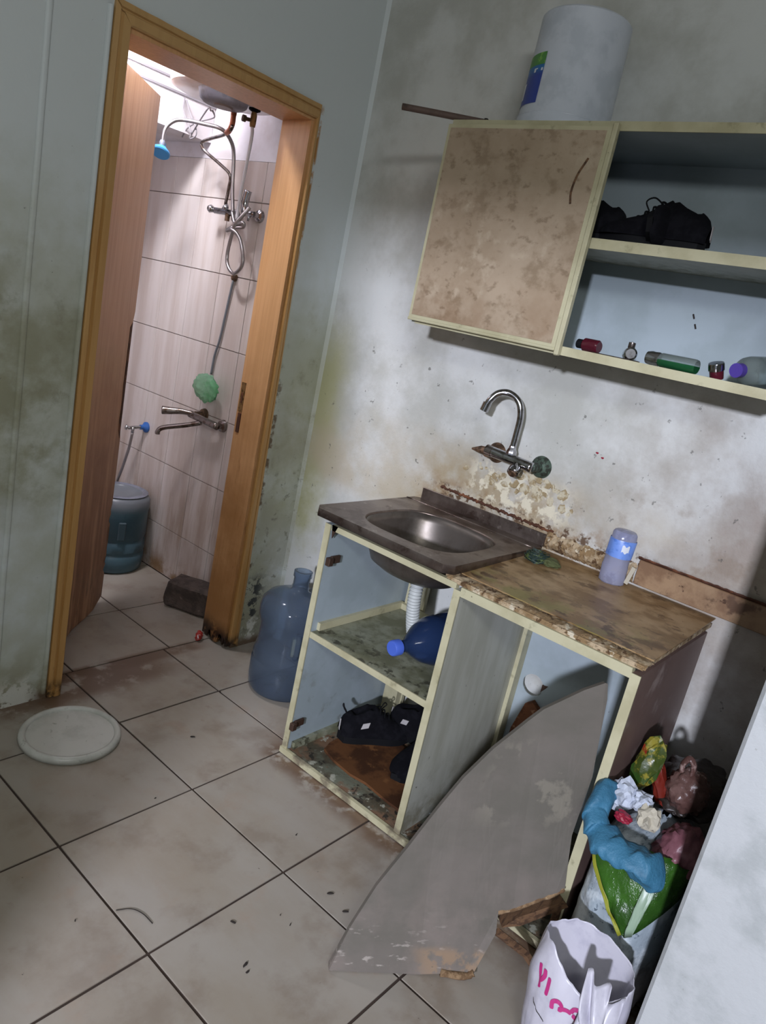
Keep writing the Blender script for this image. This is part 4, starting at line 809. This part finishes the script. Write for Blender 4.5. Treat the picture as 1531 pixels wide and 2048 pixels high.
# door, pushed slightly proud
DO = Matrix.Translation((0, 0, 0))
dw = obj('door', B(WX-.018, WX-.001, -1.283, -.782, 1.434, 1.975), 'cream', wcab)
obj('marbled_face', B(WX-.0195, WX-.0178, -1.270, -.792, 1.445, 1.965), 'marble', dw)
obj('edge_lipping', B(WX-.021, WX-.001, -1.296, -1.282, 1.418, 1.985, bev=.003), 'cream', dw)
obj('lower_lipping', B(WX-.021, WX-.003, -1.282, -.780, 1.428, 1.437, bev=.002), 'cream', dw)
obj('handle_scar', tube([(WX-.0200, -1.240, 1.90), (WX-.0200, -1.222, 1.86), (WX-.0200, -1.216, 1.82), (WX-.0200, -1.222, 1.79)], .0028, 6, 6), 'broken_wood', dw, smooth=True)
# stick on top
obj('wooden_stick', tube([(.905, -.640, 2.004), (.955, -.72, 2.004), (1.03, -.84, 2.003), (1.10, -.95, 2.003)], .0095, 8, 4, flat=1.0), 'stick', label='dark brown wooden stick jutting left from the cabinet top', cat='stick', loc=(1.0, -.8, 1.993), smooth=True)
obj('small_nail', B(.995, 1.003, -.878, -.870, 1.991, 2.003), 'dark_bit', label='tiny dark peg on the cabinet top left of the bucket', cat='peg', loc=(1.0, -.874, 1.991))
# upside-down white bucket
bc = Vector((1.130, -1.040, 1.992))
bk_ = thing('upturned_bucket', 'white plastic bucket standing upside down on the wall cabinet', 'bucket', bc)
RB = .128
obj('wall', lathe([(.123, .0), (RB, .002), (RB+.001, .03), (RB-.002, .034), (RB-.007, .285), (RB-.012, .290), (.0, .290)], bc, 56), 'white_plastic', bk_, smooth=40)
obj('rim_seam', lathe([(RB+.0005, .030), (RB+.002, .032), (RB+.0005, .034)], bc, 56, cap=False), 'white_plastic', bk_, smooth=True)
def strip(a0, a1, z0, z1, r=.0012):
    return grid(lambda u, v: Vector((bc.x+(RB-.002-.005*((z0+(z1-z0)*v)/.28)+r)*math.cos(a0+(a1-a0)*u), bc.y+(RB-.002-.005*((z0+(z1-z0)*v)/.28)+r)*math.sin(a0+(a1-a0)*u), bc.z+z0+(z1-z0)*v)), 20, 12)
D = math.radians
lbp = obj('label_sticker', strip(D(92), D(168), .055, .165), 'label_mid', bk_, smooth=True)
obj('label_top', strip(D(92), D(168), .150, .180, .0016), 'label_green', lbp, smooth=True)
obj('label_panel', strip(D(100), D(137), .070, .112, .0018), 'label_white', lbp, smooth=True)
obj('label_mark', strip(D(151), D(155), .132, .142, .0018), 'label_white', lbp); obj('label_mark', strip(D(155), D(158), .139, .142, .0018), 'label_white', lbp); obj('label_mark', strip(D(164), D(167), .134, .141, .0018), 'label_white', lbp)
# sneakers on the middle shelf
SZ = 1.7165
sneaker('sneaker', 'black shoe on the wall shelf with pale heel tag facing right', TX(1.075, -1.548, SZ, 92), hk=1.25)
sneaker('sneaker', 'black shoe on the wall shelf half hidden behind the marbled door', TX(1.08, -1.325, SZ, 88, 0, 0), hk=1.25)
sneaker('sneaker', 'black shoe lying on its side with its sole towards the right', TX(1.262, -1.395, SZ+.052, 183, -84))
# small things on the bottom shelf
BZ = 1.4425
def lying(name, label, cat, parts, c, d):
    t = thing(name, label, cat, c); X = axis_X(d)
    for nm, prof, m, lb in parts: obj(nm, lathe(prof, c, 24, X), m, t, smooth=40, label=lb)
    return t
lying('red_bottle', 'dark red squat bottle lying at the left end of lowest shelf', 'bottle', [('bottle_body', [(.0, -.026), (.014, -.026), (.0175, -.022), (.0175, .018), (.010, .026), (.0, .026)], 'red_glass', None), ('cap', [(.012, .024), (.012, .040), (.0, .040)], 'black_rubber', 'black cap')], Vector((1.02, -1.350, BZ+.018)), (.15, 1, 0))
lying('metal_coupling', 'round chrome pipe coupling standing on the lowest shelf', 'fitting', [('ring', [(.009, -.022), (.0165, -.020), (.0165, .016), (.012, .020), (.008, .020)], 'chrome', None), ('hub', [(.0, .006), (.007, .006), (.007, .018), (.0, .018)], 'old_chrome', None), ('back_nut', [(.011, -.045), (.013, -.043), (.013, -.02), (.0, -.02)], 'old_chrome', None)], Vector((1.01, -1.463, BZ+.017)), (-.85, -.45, .05))
obj('coupling_stub', lathe([(.007, 0), (.009, .003), (.009, .016), (.0, .018)], (1.02, -1.458, BZ+.030), 14), 'old_chrome', label='small chrome stub on top of the pipe coupling', cat='fitting', loc=(1.02, -1.458, BZ+.03), smooth=40)
lying('green_liquid_bottle', 'clear bottle of green liquid lying with a silver cap', 'bottle', [('shell', [(.0, -.055), (.016, -.055), (.0175, -.050), (.0175, .035), (.012, .045), (.0, .045)], 'clear', None), ('cap', [(.016, .040), (.0175, .044), (.0165, .055), (.0175, .062), (.015, .074), (.0, .075)], 'chrome', 'silver cap')], Vector((.997, -1.585, BZ+.0185)), (.12, 1, 0))
bm = lathe([(.0, -.0555), (.0164, -.0555), (.0179, -.050), (.0179, .034), (.012, .044), (.0, .044)], (0, 0, 0), 24, axis_X((.12, 1, 0)))
for v in bm.verts: v.co.z = min(v.co.z, .001)
bmesh.ops.translate(bm, verts=bm.verts, vec=(.996, -1.585, BZ+.0185)); 
gbo = [o for o in C.objects if o.name.startswith('green_liquid_bottle')][0]
obj('liquid', bm, 'green_liquid', gbo, smooth=40)
lying('red_jar', 'small red jar with shiny silver lid lying on lowest shelf', 'jar', [('jar_body', [(.0, -.018), (.015, -.018), (.016, .004), (.0, .004)], 'red_glass', None), ('lid', [(.0, .02), (.017, .02), (.018, .017), (.018, .003), (.0, .003)], 'chrome', None)], Vector((.998, -1.683, BZ+.0185)), (-.35, .2, .9))
lying('clear_bottle', 'clear plastic bottle with purple cap pointing outward at right end', 'bottle', [('shell', [(.010, -.03), (.013, -.02), (.030, .0), (.033, .02), (.033, .10), (.0, .105)], 'clear', None), ('cap', [(.0, -.042), (.0165, -.042), (.0165, -.022), (.0, -.022)], 'purple', 'purple cap')], Vector((1.025, -1.738, BZ+.034)), (.95, -.25, .12))
obj('silver_strip', B(.985, .995, -1.50, -1.375, BZ, BZ+.004, bev=.001), 'old_chrome', label='thin flat metal strip along the lowest shelf front', cat='strip', loc=(.99, -1.44, BZ))
# stray marks: two red spots on the kitchen wall
for y, z, w_ in ((-1.345, 1.165, 'left and upper of two'), (-1.365, 1.155, 'right and lower of two')):
    obj('red_speck', blob((1.2735, y, z), (.001, .005, .003), .3, 2, 3, 2), 'red', label=w_+' tiny red specks on the wall right of the tap', cat='speck', loc=(1.2735, y, z), group='red specks on the kitchen wall')
